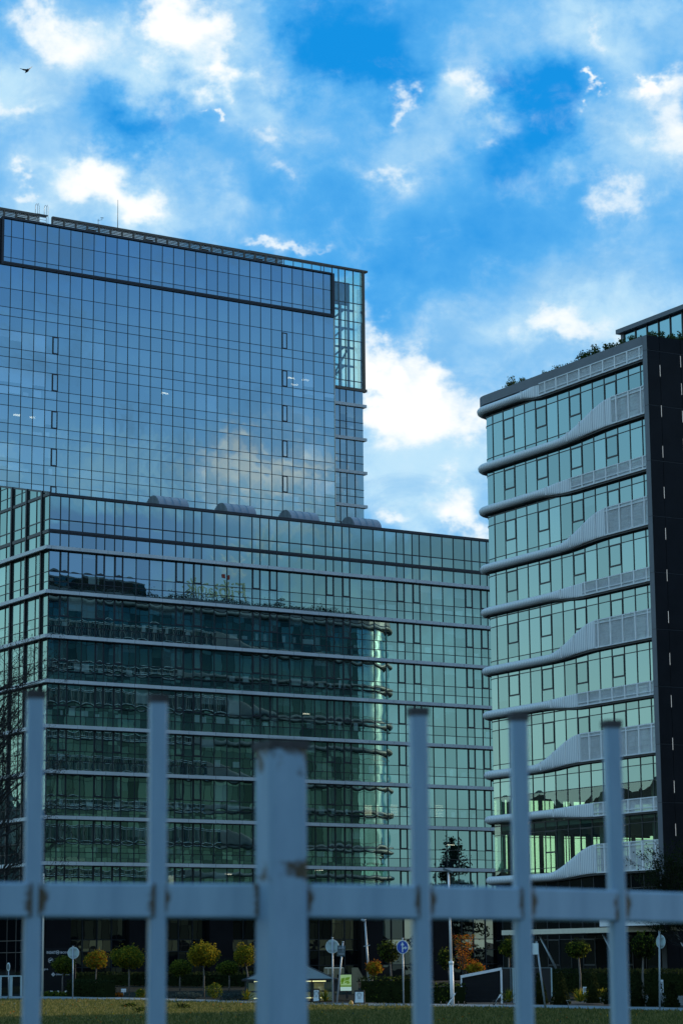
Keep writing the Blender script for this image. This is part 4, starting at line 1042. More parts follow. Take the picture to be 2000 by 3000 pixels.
hedge('hedge', [gp(60, 2888), gp(400, 2889), gp(760, 2893)], 1.0, 1.1, [LD], [1], 'long dark hedge along the foot of the ledged office block', dens=40, size=.3)
for (px, py, r_, h_, m_, lb) in ((548, 2929, .85, .40, LB, 'wide blue-grey low mound beside the round golden tree'), (682, 2935, .75, .42, LB, 'blue-grey low mound left of the thick fence post'),
                                 (628, 2926, .5, .85, LG, 'loose green bush with pale flowers below the golden tree'), (345, 2924, .3, .3, LO, 'small reddish bush under the largest globe tree'), (412, 2927, .35, .6, LG, 'green bush beside the second fence bar')):
    b = gp(px, py); T = empty('low_shrub', b, 0, lb, 'shrub'); l = MB(); crown(l, (0, 0, h_ * .45), r_, r_ * .8, h_ * .55, int(700 * r_ + 300), .10, [m_, LG if m_ is LG else m_, LY_ if m_ is LG else m_], [5, 3, .5], .2); l.build('foliage', T)
for (px, py, h_, lb) in ((1578, 2944, 1.3, 'dark cone hidden partly by the bar right of the shaft'), (1642, 2945, 1.35, 'dark cone left of the dull green globe tree'), (1738, 2940, 1.3, 'dark cone in front of the yellow-green hedge'), (1790, 2944, 1.4, 'tall dark cone against the last fence bar'),
                         (1866, 2950, 1.4, 'dark cone right of the last fence bar'), (1918, 2950, 1.5, 'dark cone just left of the thin edge-on sign'), (1968, 2952, .95, 'shortest dark cone, right of the edge-on sign')):
    b = gp(px, py); T = empty('clipped_cone', b, 0, lb, 'shrub', 'dark clipped cones along the path'); l = MB()
    for q in range(620):
        z = rnd.random() ** 1.3; a = rnd.uniform(0, 6.28); r_ = .42 * (1 - z) ** .7 * (h_ / 1.4) + .03
        leaf(l, Vector((math.cos(a) * r_, math.sin(a) * r_, z * h_ + .05)), .11, LD)
    l.tube([(0, 0, 0), (0, 0, h_ * .9)], [.34, .03], LD, 9); l.build('foliage', T)
for (px, py, s_, lb) in ((724, 2938, .7, 'spiky yucca left of the thick fence post'), (953, 2944, .75, 'spiky yucca in front of the glass pavilion'), (1489, 2946, .8, 'spiky yucca right of the louvred shaft'), (1700, 2945, .8, 'bright spiky yucca at the foot of the dull green globe tree')):
    b = gp(px, py); T = empty('yucca', b, 0, lb, 'plant', 'spiky yuccas in the bed'); l = MB()
    for q in range(70):
        a = rnd.uniform(0, 6.28); e = rnd.uniform(.1, 1.5); L = s_ * rnd.uniform(.6, 1.0); d = Vector((math.cos(a) * math.cos(e), math.sin(a) * math.cos(e), math.sin(e))); sd_ = d.cross(Vector((0, 0, 1))).normalized() * .025
        p = Vector((0, 0, .12)); q1 = p + d * L * .6; q2 = p + d * L - Vector((0, 0, .12 * L))
        l.face([p - sd_, p + sd_, q1 + sd_, q1 - sd_], LG if q % 3 else LY_); l.face([q1 - sd_, q1 + sd_, q2], LG if q % 3 else LY_)
    l.build('leaves', T)
# grass: blades on the lawn, as one mass
GB = leafmat('grass_blades', (.07, .082, .024), (.125, .13, .04), (.25, .22, .08))
l = MB()
for q in range(42000):
    px = rnd.uniform(-40, 2040); t = rnd.random()
    e0 = 2928 if px < 300 else 2928 + (px - 300) * .0215
    py = e0 + 1.5 + (3010 - e0) * t ** 1.1
    p = gp(px, py); h_ = rnd.uniform(.04, .11) * (1.9 if rnd.random() < .05 else 1); a = rnd.uniform(-.5, .5); wv_ = .018 + .0003 * p.y * .5
    l.face([p + Vector((-wv_, 0, 0)), p + Vector((wv_, 0, 0)), p + Vector((a * h_, rnd.uniform(-.3, .3) * h_, h_))], GB)
tag(l.build('grass'), 'short dull green grass on the lawn behind the fence', 'grass', kind='stuff')
l = MB()
for q in range(420):
    px = rnd.uniform(0, 2000); e0 = 2930 if px < 300 else 2930 + (px - 300) * .0215
    p = gp(px, rnd.uniform(e0 + 2, 3005)); leaf(l, p + Vector((0, 0, .07)), .085, rnd.choice((LY_, LO, LB)))
tag(l.build('leaf_litter'), 'scattered fallen autumn leaves on the lawn', 'leaves', kind='stuff')
for (px, py, lb) in ((380, 2952, 'dark weed tuft on the lawn below the largest globe tree'), (415, 2967, 'smaller weed tuft on the lawn near the second fence bar'), (538, 2956, 'flat weed tuft on the lawn left of the thick post')):
    b = gp(px, py); T = empty('weed_tuft', b, 0, lb, 'weed', 'weed tufts on the lawn'); l = MB(); crown(l, (0, 0, .06), .32, .4, .14, 260, .1, [LD, LG], [2, 1], .3); l.build('leaves', T)

# unseen block added out of view on the right, to shade lawn and fence
NB = empty('added_shade_block', (78, 152, 0), math.atan2(-74, 52), 'plain grey block added out of view on the right to shade the lawn and fence', 'office building')
NBM = plain('grey_render', (.30, .30, .29), .8, var=.1, scale=.5)
l = MB(); l.box(0, 92, 0.1, 24, 0, 40, NBM); l.build('wall', NB)
for q in range(11):
    l = MB(); l.box(1, 91, -.02, .09, 1.2 + q * 3.5, 3.3 + q * 3.5, FRAME)
    for e in range(45): l.pane((1.05 + e * 2, -.03, 1.3 + q * 3.5), (1.9, 0, 0), (0, 0, 1.9), GLR, 'vision')
    l.build('window_band', NB)
l = MB(); l.box(-.3, 92.3, -.25, 24.3, 40, 40.5, ZINC); l.build('coping', NB)
# ------------------------------------------------------------------ street furniture
GREYP = plain('grey_post', (.36, .41, .44), .45, metal=.2, var=.1)
BLUEM = plain('sign_blue', (.02, .08, .42), .4, var=.05)
SIGNW = plain('sign_white', (.70, .78, .78), .45, var=.05)
SIGNB = plain('sign_back', (.42, .55, .55), .5, var=.08)
BLACKM = plain('black_paint', (.012, .013, .015), .5)
YELLM = plain('ochre_paint', (.5, .25, .02), .5)
def pole_top(b, px, py): return at(px, py, b.y) - b
def signpost(bx, by, tx, ty, label, rad=.035):
    b = gp(bx, by); t = pole_top(b, tx, ty); T = empty('road_sign', b, 0, label, 'road sign')
    l = MB(); l.tube([(0, 0, 0), t], rad, GREYP, 10); l.disc(t + Vector((0, 0, .02)), (0, 0, 1), rad * 1.25, .05, GREYP, 10); l.build('pole', T)
    return T, b, b.y / FPX
def signback(T, b, k, px, py, r, nrm, name='sign_plate'):
    c = at(px, py, b.y) - b; n = Vector(nrm).normalized(); c = c + n * -.06
    l = MB(); l.disc(c, n, r * k, .02, SIGNB, 36); o = l.build(name, T)
    l = MB(); l.tube([c + n * .012 + Vector((0, 0, 0)) + (Vector((0, 0, 1)).cross(n).normalized() * math.cos(q * math.pi / 18) + Vector((0, 0, 1)) * math.sin(q * math.pi / 18)) * r * k for q in range(37)], .012, SIGNW, 5, False); l.build('rim', o)
    sd_ = Vector((0, 0, 1)).cross(n).normalized()
    for dz in (.55, -.55):
        l = MB(); l.obox(c + n * .035 + Vector((0, 0, dz * r * k)), sd_ * r * k * .55, n * .022, Vector((0, 0, .022)), GREYP); l.build('bracket', o)
    return o, c, n
T, b, k = signpost(213, 2929, 214, 2775, 'round sign seen from its pale back, in front of the wall of company names')
o, c, n = signback(T, b, k, 214.5, 2793, 16.5, (-.1, -1, 0)); l = MB(); l.obox(c + n * .014 + Vector((.16, 0, 0)), Vector((.04, 0, 0)), Vector((0, .003, 0)), Vector((0, 0, .015)), BLACKM); l.build('sticker', o)
T, b, k = signpost(975, 2946.5, 973.5, 2750, 'round sign seen from its pale back on a straight pole, beside the pavilion')
o, c, n = signback(T, b, k, 972.5, 2774, 19, (-.15, -1, 0)); l = MB(); l.obox(c + n * .014 + Vector((.2, 0, 0)), Vector((.05, 0, 0)), Vector((0, .003, 0)), Vector((0, 0, .03)), YELLM); l.build('sticker', o)
T, b, k = signpost(986, 2947, 1004.5, 2762, 'leaning pole with a rectangular dark sign seen from behind, beside the round sign back')
c = at(999, 2787, b.y) - b; l = MB(); l.obox(c + Vector((0, -.05, 0)), Vector((.17, .1, 0)), Vector((.005, -.012, 0)), Vector((.01, 0, .235)), STEELD); o = l.build('sign_plate', T)
for dz in (.12, -.14):
    l = MB(); l.obox(c + Vector((0, -.09, dz)), Vector((.12, .06, 0)), Vector((.01, -.02, 0)), Vector((0, 0, .02)), GREYP); l.build('bracket', o)
T, b, k = signpost(1182, 2947, 1179, 2752, 'round blue sign with white straight-ahead and right-turn arrows')
c = at(1180.6, 2776, b.y) - b; n = Vector((-.48, -.88, 0)).normalized(); sd_ = Vector((-n.y, n.x, 0)); zz = Vector((0, 0, 1)); r_ = 19.2 * k
c = c + n * .06
l = MB(); l.disc(c - n * .012, n, r_, .02, SIGNW, 40); o = l.build('sign_plate', T)
l = MB(); l.disc(c, n, r_ * .91, .012, BLUEM, 40); l.build('blue_face', o)
ar = MB(); c2 = c + n * .01
def flat(pts): ar.face([c2 + sd_ * (x * r_) + zz * (y * r_) for x, y in pts], SIGNW); 
flat([(-.09, -.75), (.09, -.75), (.09, .30), (-.09, .30)]); flat([(-.30, .27), (.30, .27), (0, .78)])
flat([(.09, -.32), (.24, -.22), (.24, -.02), (.09, -.12)]); flat([(.24, -.22), (.46, -.22), (.46, -.02), (.24, -.02)]); flat([(.44, -.40), (.80, -.12), (.44, .16)])
ar.build('arrows', o)
T, b, k = signpost(1932, 2963, 1931, 2734, 'thin round sign seen almost edge-on above the low grey wall')
o, c, n = signback(T, b, k, 1932, 2760, 19, (-.82, -.55, 0))
T, b, k = signpost(1597, 2958, 1571, 2763, 'leaning sign pole half hidden behind a fence bar')
c = at(1569, 2781, b.y) - b; l = MB(); l.obox(c + Vector((-.02, -.05, 0)), Vector((.10, -.18, 0)), Vector((.01, .008, 0)), Vector((0, 0, .22)), SIGNW); l.build('sign_plate', T)
# lamp posts
b = gp(1325, 2950); T = empty('street_lamp', b, 0, 'white street lamp with a tilted flat head, right of the middle fence bar', 'street lamp'); k = b.y / FPX
t = pole_top(b, 1313, 2556); mid = t * ((2950 - 2824) / (2950 - 2556))
l = MB(); l.tube([(0, 0, 0), mid], .085, WHITE, 12); l.tube([mid - Vector((0, 0, .05)), mid + Vector((0, 0, .08))], .10, WHITE, 12); l.tube([mid, t], [.055, .04], WHITE, 12); l.build('pole', T)
l = MB(); l.obox(t + Vector((-.02, 0, .06)), Vector((.21, 0, -.085)), Vector((0, .14, 0)), Vector((.015, 0, .035)), STEELD); l.build('lamp_head', T)
l = MB()
for q in range(5): l.tube([(-.5 + q * .25, -.05, 0), (-.5 + q * .25, -.05, .22)], .015, BLACKM, 5)
l.bar((-.25, -.1, 0), (.12, -.05, .55), .05, WHITE); l.bar((-.1, -.1, .3), (.2, -.02, .6), .03, BLACKM); 
BK = l.build('wheel_rack'); BK.location = b; tag(BK, 'low black rack with a white bar at the foot of the street lamp', 'bike rack')
b = gp(1458, 2950)
l = MB()
for q in range(5): l.tube([(-.2 + q * .28, 0, 0), (-.2 + q * .28, 0, .26), (-.1 + q * .28, 0, .26)], .015, BLACKM, 5)
l.bar((-.15, 0, .05), (.12, 0, .5), .05, WHITE); l.bar((-.2, 0, .0), (.05, -.05, .35), .04, BLACKM); BK = l.build('wheel_rack'); BK.location = b; tag(BK, 'low black rack with a white bar under the right edge of the louvred shaft', 'bike rack')
b = gp(1083, 2915); T = empty('street_lamp', b, 0, 'leaning thin lamp post with a crossbar behind the golden globe tree', 'street lamp'); t = pole_top(b, 1069, 2700)
l = MB(); l.tube([(0, 0, 0), t], [.07, .05], GREYP, 10); l.build('pole', T)
c = pole_top(b, 1074, 2772)
l = MB(); l.obox(c, Vector((.19, 0, .03)), Vector((0, .04, 0)), Vector((0, 0, .025)), GREYP); l.build('crossbar', T)
l = MB(); l.tube([t + Vector((-.24, 0, .10)), t + Vector((.02, 0, .0))], [.05, .11], GREYP, 10); l.build('lamp_head', T)
b = gp(124, 2925); T = empty('flag_pole', b, 0, 'slim pale pole close behind the first fence bar', 'pole'); t = pole_top(b, 128, 2560)
l = MB(); l.tube([(0, 0, 0), t], [.06, .045], CREAM, 8); l.build('pole', T)
for q in range(3):
    l = MB(); l.tube([t * (.45 + q * .15) + Vector((-.06, 0, 0)), t * (.45 + q * .15) + Vector((.06, 0, 0))], .02, GREYP, 6); l.build('clamp', T)
# wall with company names
b = gp(128, 2905); d = b.y; k = d / FPX
T = empty('name_wall', b, 0, 'black wall with white company names and emblems beside the first fence bar', 'sign wall')
def rel(px, py, off=0.0): return at(px, py, d - off) - b
p0, p1 = rel(100, 2779), rel(222, 2779)
l = MB(); l.box(p0.x, p1.x, 0, .25, 0, p0.z, BLACKP); l.build('wall', T)
WH = plain('white_letters', (.75, .78, .8), .5, var=.03)
def wtext(s, px, py, hpx, xs=1.0, tone=WH): text(s, hpx * k / .72, .008, 'lettering', tone, T, rel(px, py) * 1.0 + Vector((0, -.012, 0)), (R(90), 0, 0), xs)
wtext('INSAIT', 136.5, 2796, 8.4, .72); wtext('BOSCH', 177, 2795, 6.2, 1.1); wtext('magico', 119, 2843, 5.5, .95); wtext('DRAIPM VISC', 164, 2858.5, 4.6, 1.0)
def ring(px, py, r, name, hexa=False):
    l = MB(); c = rel(px, py) + Vector((0, -.012, 0)); n_ = 6 if hexa else 24
    for q in range(n_):
        a0, a1 = (2 * math.pi * (q + e) / n_ + (.52 if hexa else 0) for e in (0, 1))
        l.bar(c + Vector((math.cos(a0), 0, math.sin(a0))) * r * k, c + Vector((math.cos(a1), 0, math.sin(a1))) * r * k, .02, WH)
    if hexa: l.bar(c + Vector((-.55, 0, -.3)) * r * k, c + Vector((.55, 0, .35)) * r * k, .04, WH); l.bar(c + Vector((-.6, 0, .2)) * r * k, c + Vector((.5, 0, .1)) * r * k, .03, WH)
    else: l.bar(c + Vector((0, 0, .6)) * r * k * .0 + Vector((-.4 * r * k, 0, 0)), c + Vector((.4 * r * k, 0, 0)), .03, WH); [l.bar(c + Vector((s_ * .42, 0, -.6)) * r * k, c + Vector((s_ * .42, 0, .6)) * r * k, .03, WH) for s_ in (-1, 1)]
    l.build(name, T)
ring(169, 2791.5, 5.0, 'emblem'); ring(148.5, 2815, 7.4, 'emblem', True)
l = MB(); c = rel(156, 2856) + Vector((0, -.012, 0))
for i in range(-2, 3):
    for j in range(-2, 3):
        if abs(i) + abs(j) in (1, 2) : l.obox(c + Vector((i * 2.3 * k, 0, j * 2.3 * k)), Vector((.7 * k, 0, .7 * k)), Vector((0, .008, 0)), Vector((-.7 * k, 0, .7 * k)), WH)
l.build('emblem', T)
for (px, wd) in ((150, 7), (170, 5), (195, 10)):
    bb = gp(px, 2917); kk = bb.y / FPX; l = MB(); l.obox((0, 0, .18), (wd * kk * .5, 0, 0), (0, .03, 0), (0, 0, .09), WHITE); l.tube([(0, 0, 0), (0, 0, .12)], .02, GREYP, 6)
    o = l.build('info_plate'); o.location = bb; tag(o, {150: 'small white plate low under the hexagon emblem', 170: 'small white plate low under the dotted emblem', 195: 'wider white plate low beside the sign back pole'}[px], 'plate', 'small white plates below the name wall')
bb = gp(362, 2918); kk = bb.y / FPX; l = MB(); l.obox((0, 0, .3), (7 * kk, 0, 0), (0, .03, .01), (0, 0, .09), WHITE); l.tube([(0, 0, 0), (0, 0, .25)], .03, GREYP, 6); o = l.build('info_plate'); o.location = bb; tag(o, 'white plate low under the largest globe tree', 'plate')
# frame of the stair head at the far left
b = gp(0, 2923); d = b.y; k = d / FPX
T = empty('glass_balustrade', b, 0, 'dark glass enclosure with pale posts at the foot of the finned wing', 'enclosure')
for px in (2, 30, 34, 62):
    x_ = (at(px, 2900, d) - b).x; l = MB(); l.box(x_ - .045, x_ + .045, -.04, .04, 0, 1.22, SIGNB); l.build('post', T)
for xa, xb in ((-30, 2), (2, 30), (34, 62)):
    xa, xb = (at(xa, 2900, d) - b).x + .05, (at(xb, 2900, d) - b).x - .05
    l = MB(); l.pane((xa, 0, .06), (xb - xa, 0, 0), (0, 0, 1.1), GLD, 'none'); l.build('glass_panel', T)
l = MB(); l.box((at(-30, 2900, d) - b).x, (at(62, 2900, d) - b).x, -.05, .05, 1.2, 1.27, SIGNB); l.build('rail', T)
bb = gp(25, 2928); k = bb.y / FPX; T = empty('road_sign', bb, 0, 'narrow round white-rimmed sign at the left picture edge', 'road sign'); c = at(25, 2834, bb.y) - bb
l = MB(); l.tube([(0, 0, 0), c + Vector((0, 0, .2))], .03, GREYP, 8); l.build('pole', T)
l = MB(); l.disc(c + Vector((0, -.05, 0)), (-.85, -.5, 0), .24, .02, SIGNW, 28); l.disc(c + Vector((-.012, -.057, 0)), (-.85, -.5, 0), .17, .02, STEELD, 28); l.build('sign_plate', T)
# advertising boards on the pavement
def aboard(px, pb, wpx, hpx, label):
    b = gp(px, pb); k = b.y / FPX; wd, h = wpx * k, hpx * k; T = empty('pavement_sign', b, R(-6), label, 'sandwich board', 'sandwich boards on the pavement')
    l = MB()
    for s_ in (-1, 1):
        l.bar((s_ * wd / 2, 0, 0), (s_ * wd / 2, .12, h * 1.1), .05, BLACKM); l.bar((s_ * wd / 2, .42, 0), (s_ * wd / 2, .14, h * 1.1), .04, BLACKM)
    l.bar((-wd / 2, .12, h * 1.1), (wd / 2, .12, h * 1.1), .06, BLACKM); l.bar((-wd / 2, .03, h * .2), (wd / 2, .03, h * .2), .05, BLACKM); l.bar((-wd / 2, .42, .05), (wd / 2, .42, .05), .04, BLACKM)
    l.build('frame', T)
    l = MB(); l.obox((0, .055, h * .62), (wd * .46, 0, 0), (0, .012, -.001), (0, .045, h * .40), SIGNW); o = l.build('panel', T)
    l = MB(); c = Vector((0, .07 + .012, h * .80))
    for q in range(16):
        a0, a1 = 2 * math.pi * q / 16, 2 * math.pi * (q + 1) / 16
        l.bar(c + Vector((math.cos(a0) * .09, -.032, math.sin(a0) * .09)), c + Vector((math.cos(a1) * .09, -.032, math.sin(a1) * .09)), .022, GREYP)
    for z_, f_ in ((.58, .5), (.53, .35), (.34, .8)): l.bar((-wd * .42 * f_, .052 - .015 + (z_ - .62) * .05, h * z_), (wd * .42 * f_, .052 - .015 + (z_ - .62) * .05, h * z_), .02, GREYP)
    l.build('print', o)
aboard(926, 2943, 17, 38, 'narrow black-framed white board beside the glass pavilion')
aboard(1052, 2947, 27, 37, 'wider white board below the tan letter N')
b = gp(1028, 2948); l = MB(); l.tube([(0, 0, 0), (0, 0, .05), (0, 0, .14), (0, 0, .2), (0, 0, .24)], [.07, .085, .09, .06, .02], YELLM, 12); o = l.build('bollard'); o.location = b; tag(o, 'small orange bollard left of the wider white board', 'bollard')
# big letters standing in the forecourt
TANM = plain('tan_cladding', (.22, .18, .10), .6, var=.25, scale=1.5)
def bigletter(s, px0, px1, ptop, pbase, label, d):
    b = at((px0 + px1) / 2, 2900, d); b.z = 0; k = d / FPX; top = at((px0 + px1) / 2, ptop, d).z; wd = (px1 - px0) * k
    T = empty('letter_sculpture', b, 0, label, 'letter')
    l = MB(); h = top; x0, x1 = -wd / 2, wd / 2
    if s == 'N':
        sw = wd * .30
        l.box(x0, x0 + sw, 0, .7, 0, h, TANM); l.box(x1 - sw, x1, 0, .7, 0, h, TANM)
        q = [(x0 + sw, h - .001), (x0 + sw, h * .62), (x1 - sw, .001), (x1 - sw, h * .38)]
        l.face([(x, .02, z) for x, z in q[::1]], TANM); l.face([(x, .68, z) for x, z in q[::-1]], TANM); l.face([(q[0][0], .02, q[0][1]), (q[3][0], .02, q[3][1]), (q[3][0], .68, q[3][1]), (q[0][0], .68, q[0][1])], TANM); l.face([(q[1][0], .68, q[1][1]), (q[2][0], .68, q[2][1]), (q[2][0], .02, q[2][1]), (q[1][0], .02, q[1][1])], TANM)
    else:
        l.box(x0, x1, 0, .7, h - .42, h, TANM); l.box(-wd * .15, wd * .15, .005, .695, 0, h - .421, TANM)
        l.box(x0 + .06, x1 - .06, -.03, -.001, h - .05, h + .02, CREAM); 
        for xx in (x0 + .28, x1 - .28): l.box(xx - .02, xx + .02, -.02, -.001, h - .4, h - .06, CREAM)
    l.build('letter_body', T)
bigletter('T', 949, 1008, 2836, 2915, 'tan letter T whose bar shows above the lit poster', 150)
bigletter('N', 1031, 1092, 2836, 2915, 'tall tan letter N between the lit poster and the golden globe tree', 148)
# lit poster case
POST = emit('lit_poster', (.50, .72, .28), .26); POST2 = emit('lit_poster_white', (.55, .75, .62), .4); PGREEN = emit('lit_poster_green', (.16, .30, .02), .35)
d = 128; b = at(1013, 2900, d); b.z = 0; k = d / FPX
T = empty('poster_case', b, 0, 'glowing green and white poster case behind the leaning pole', 'poster case')
zt, zb = at(1013, 2857, d).z, at(1013, 2904, d).z
l = MB(); l.box(-17.5 * k, 17.5 * k, .01, .2, zb - .05, zt + .05, BLACKM); l.box(-.5 * k, .5 * k + .1, .05, .15, 0, zb, BLACKM); l.build('case', T)
l = MB(); l.box(-16 * k, 16 * k, -.01, .008, zb + .28, zt, POST); l.box(-16 * k, 16 * k, -.01, .008, zb, zb + .2, POST2); l.box(-16 * k, 16 * k, -.01, .008, zb + .2, zb + .28, PGREEN); po = l.build('poster', T)
l = MB()
for (x_, z_, a_, h_) in ((-9, .62, 5, .10), (2, .68, 4.5, .08), (8, .70, 3, .07), (3, .5, 6, .05), (7, .42, 4, .04), (-10, .5, 3, .12)):
    l.obox((x_ * k, -.014, zb + z_ * (zt - zb) + .05), (a_ * k, 0, .02), (0, .003, 0), (.02, 0, h_), PGREEN)
l.build('print', po)
b = at(983, 2905, 122); b.z = 0; l = MB(); l.box(-.14, .14, 0, .04, .45, 1.0, BLACKM)
for s_ in (-.12, .12): l.bar((s_, .02, 0), (s_, .02, .5), .03, BLACKM)
o = l.build('menu_stand'); o.location = b; tag(o, 'black menu stand in front of the glowing poster', 'stand')
# glass pavilion with a pale tent roof, lit inside
d = 122; b = at(852, 2900, d); b.z = 0; k = d / FPX
T = empty('glass_pavilion', b, 0, 'warmly lit glass pavilion with a pale sloping roof behind the thick fence post', 'pavilion')
x0, x1 = (722 - 852) * k, (975 - 852) * k; ez = at(852, 2872, d).z; rz = at(852, 2822, d).z
PAVR = plain('pale_roof_sheet', (.17, .17, .15), .5, var=.1); WARM = plain('warm_blind', (.62, .55, .36), .7, var=.15); WARML = emit('warm_lamp', (1, .8, .4), 2.0)
l = MB(); m_ = (x0 + x1) / 2
for q in (0, 1):
    pass
ov = .15
cs = [Vector((x0 - ov, -ov, ez)), Vector((x1 + ov, -ov, ez)), Vector((x1 + ov, 3.2 + ov, ez)), Vector((x0 - ov, 3.2 + ov, ez))]; ra, rb = Vector((m_ - .5, 1.6, rz)), Vector((m_ + .5, 1.6, rz))
l.face([cs[0], cs[1], rb, ra], PAVR); l.face([cs[1], cs[2], rb], PAVR); l.face([cs[2], cs[3], ra, rb], PAVR); l.face([cs[3], cs[0], ra], PAVR); ro = l.build('roof', T)
l = MB()
for a, c_ in ((cs[0], ra), (cs[1], rb), (ra, rb)): l.bar(a, c_, .05, BLACKM)
for a, c_ in zip(cs, cs[1:] + cs[:1]): l.bar(a, c_, .10, BLACKM)
l.build('eaves', ro)
for x_ in [x0 + (x1 - x0) * q / 4 for q in range(5)]:
    for y_ in (0, 3.2):
        l = MB(); l.box(x_ - .035, x_ + .035, y_ - .035, y_ + .035, 0, ez, BLACKM); l.build('post', T)
for q in range(4):
    a, c_ = x0 + (x1 - x0) * q / 4, x0 + (x1 - x0) * (q + 1) / 4
    l = MB(); l.pane((a + .04, -.0, .05), (c_ - a - .08, 0, 0), (0, 0, ez - .1), GLS, 'none'); l.bar((a, 0, .48), (c_, 0, .48), .06, BLACKM); l.build('glass_panel', T)
    l = MB(); l.box(a + .1, c_ - .5, 1.2, 1.24, .5, ez - .15, WARM); l.box(a + .1, c_ - .1, .9, .94, 0, .42, WARM); l.build('blind', T)
l = MB(); l.box(x0 + .4, x1 - .4, .55, .65, ez - .1, ez - .05, WARML); l.box(x0 + .4, x1 - .4, .45, .5, .12, .16, WARML); l.build('lamp', T)
# black louvred shaft
b = gp(1352, 2941); d = b.y; k = d / FPX
T = empty('ventilation_shaft', b, 0, 'black louvred wedge-shaped shaft with a white frame beside the path', 'shaft')
W_ = (1467 - 1352) * k; h0, h1 = (2940 - 2863) * k, (2938.5 - 2840.5) * k
l = MB(); n_ = 22
for q in range(n_):
    z0 = .05 + q * (h1 - .1) / n_
    xa = 0 if z0 < h0 - .06 else (z0 - h0 + .08) / (h1 - h0) * W_
    if xa < W_ - .1: l.obox(((xa + W_) / 2, .03, z0 + .03), ((W_ - xa) / 2 - .03, 0, 0), (0, .02, .012), (0, -.006, .026), BLACKM)
l.box(.02, W_ - .02, .07, .09, 0.03, h0 - .1, BLACKM); l.face([(.02, .08, h0 - .1), (W_ - .02, .08, h0 - .1), (W_ - .02, .08, h1 - .08), (.02, .08, h0 - .08)], BLACKM); l.build('louvres', T)
l = MB(); l.bar((-.03, 0, h0 - .03), (W_ + .02, 0, h1 - .02), .12, WHITE); l.bar((0, 0, 0), (0, 0, h0 - .04), .06, WHITE, (0, 1, 0)); l.bar((W_, 0, -.02), (W_, 0, h1 - .06), .09, WHITE, (0, 1, 0)); l.build('frame', T)
l = MB(); W2 = (1614 - 1352) * k
l.box(W_ + .06, W2, .6, .7, 0, h1 - .02, BLACKM); l.box(W_ + .06, W2, .55, .75, h1 - .02, h1 + .03, STEELD); l.build('rear_panel', T)
for px in (1496, 1503, 1508, 1545, 1614):
    x_ = (px - 1352) * k; l = MB(); l.box(x_ - .03, x_ + .03, .5, .56, 0, h1, SIGNB if px != 1496 else STEELD); l.build('post', T)
# low stone walls and posts on the right
STONE = plain('grey_stone', (.22, .23, .23), .85, var=.25, scale=4)
def lowwall(pa, pb, h, label):
    a, b = gp(*pa), gp(*pb); T = empty('low_wall', a, 0, label, 'garden wall'); l = MB(); v = b - a; L = v.length; d_ = v.normalized(); nrm = Vector((-d_.y, d_.x, 0))
    for r_ in range(int(h / .075)):
        x_ = -rnd.uniform(0, .3)
        while x_ < L:
            e = min(L, x_ + rnd.uniform(.3, .7)); s_ = max(0, x_)
            l.obox(d_ * ((s_ + e) / 2) + nrm * rnd.uniform(-.012, .012) + Vector((0, 0, r_ * .075 + .037)), d_ * ((e - s_) / 2 - .006), nrm * .14, Vector((0, 0, .034)), STONE); x_ = e
    l.box(0, .01, 0, .01, 0, .01, STONE); l.build('stonework', T)
lowwall((1702, 2938), (1778, 2939), .24, 'short grey stone wall under the yellow-green hedge')
lowwall((1880, 2943), (2060, 2948), .42, 'longer grey stone wall behind the edge-on sign')
for (px, py, h_, lb) in ((1713, 2931, .62, 'small white info post by the yellow-green hedge'), (1938, 2946, 1.05, 'small white box on a thin post right of the edge-on sign'), (1663, 2945, .2, 'white ground lamp left of the dull green globe tree')):
    b = gp(px, py); l = MB(); l.box(-.09, .09, -.03, .03, h_ * .45, h_, SIGNW); l.box(-.02, .02, -.02, .02, 0, h_ * .45, GREYP); l.box(-.07, .07, -.034, -.031, h_ * .7, h_ * .92, GREYP); o = l.build('info_post'); o.location = b; tag(o, lb, 'post')
# bird
d = 118; b = at(77, 203, d); l = MB()
ks = d / FPX
def bp(px, py, dy=0.0): return at(px, py, d + dy) - b
body = [bp(74, 211.5), bp(76.5, 209), bp(79.5, 205.5), bp(83, 202.5), bp(85.5, 201)]
l.tube(body, [.012, .05, .075, .06, .015], BLACKM, 10)
def wing(pts, th=.012):
    n = len(pts) // 2
    for i in range(n - 1):
        a, b_, c_, e = pts[2 * i], pts[2 * i + 1], pts[2 * i + 3], pts[2 * i + 2]
        for s_ in (1, -1): 
            q = [p + Vector((0, s_ * th, 0)) for p in (a, b_, c_, e)]; l.face(q if s_ > 0 else q[::-1], BLACKM)
        for (p, r_) in ((a, e), (b_, c_)): l.face([p + Vector((0, th, 0)), r_ + Vector((0, th, 0)), r_ - Vector((0, th, 0)), p - Vector((0, th, 0))], BLACKM)
wing([bp(82, 202, 0), bp(78, 206.5, .1), bp(72, 201, -.2), bp(69, 205, 0), bp(64, 200.3, -.35), bp(64, 202, -.2), bp(58, 198.8, -.45), bp(58.2, 199.4, -.42)])
wing([bp(82, 203, 0), bp(85.5, 203, .1), bp(87, 198, .3), bp(89, 199.5, .4), bp(91, 195.5, .5), bp(91.8, 196.2, .55), bp(95, 193.5, .7), bp(95.1, 193.8, .72)])
l.face([bp(76.5, 208), bp(78, 210), bp(74, 213), bp(73, 212)], BLACKM)
o = l.build('bird'); o.location = b; tag(o, 'dark bird with raised wings flying high at the upper left', 'bird')

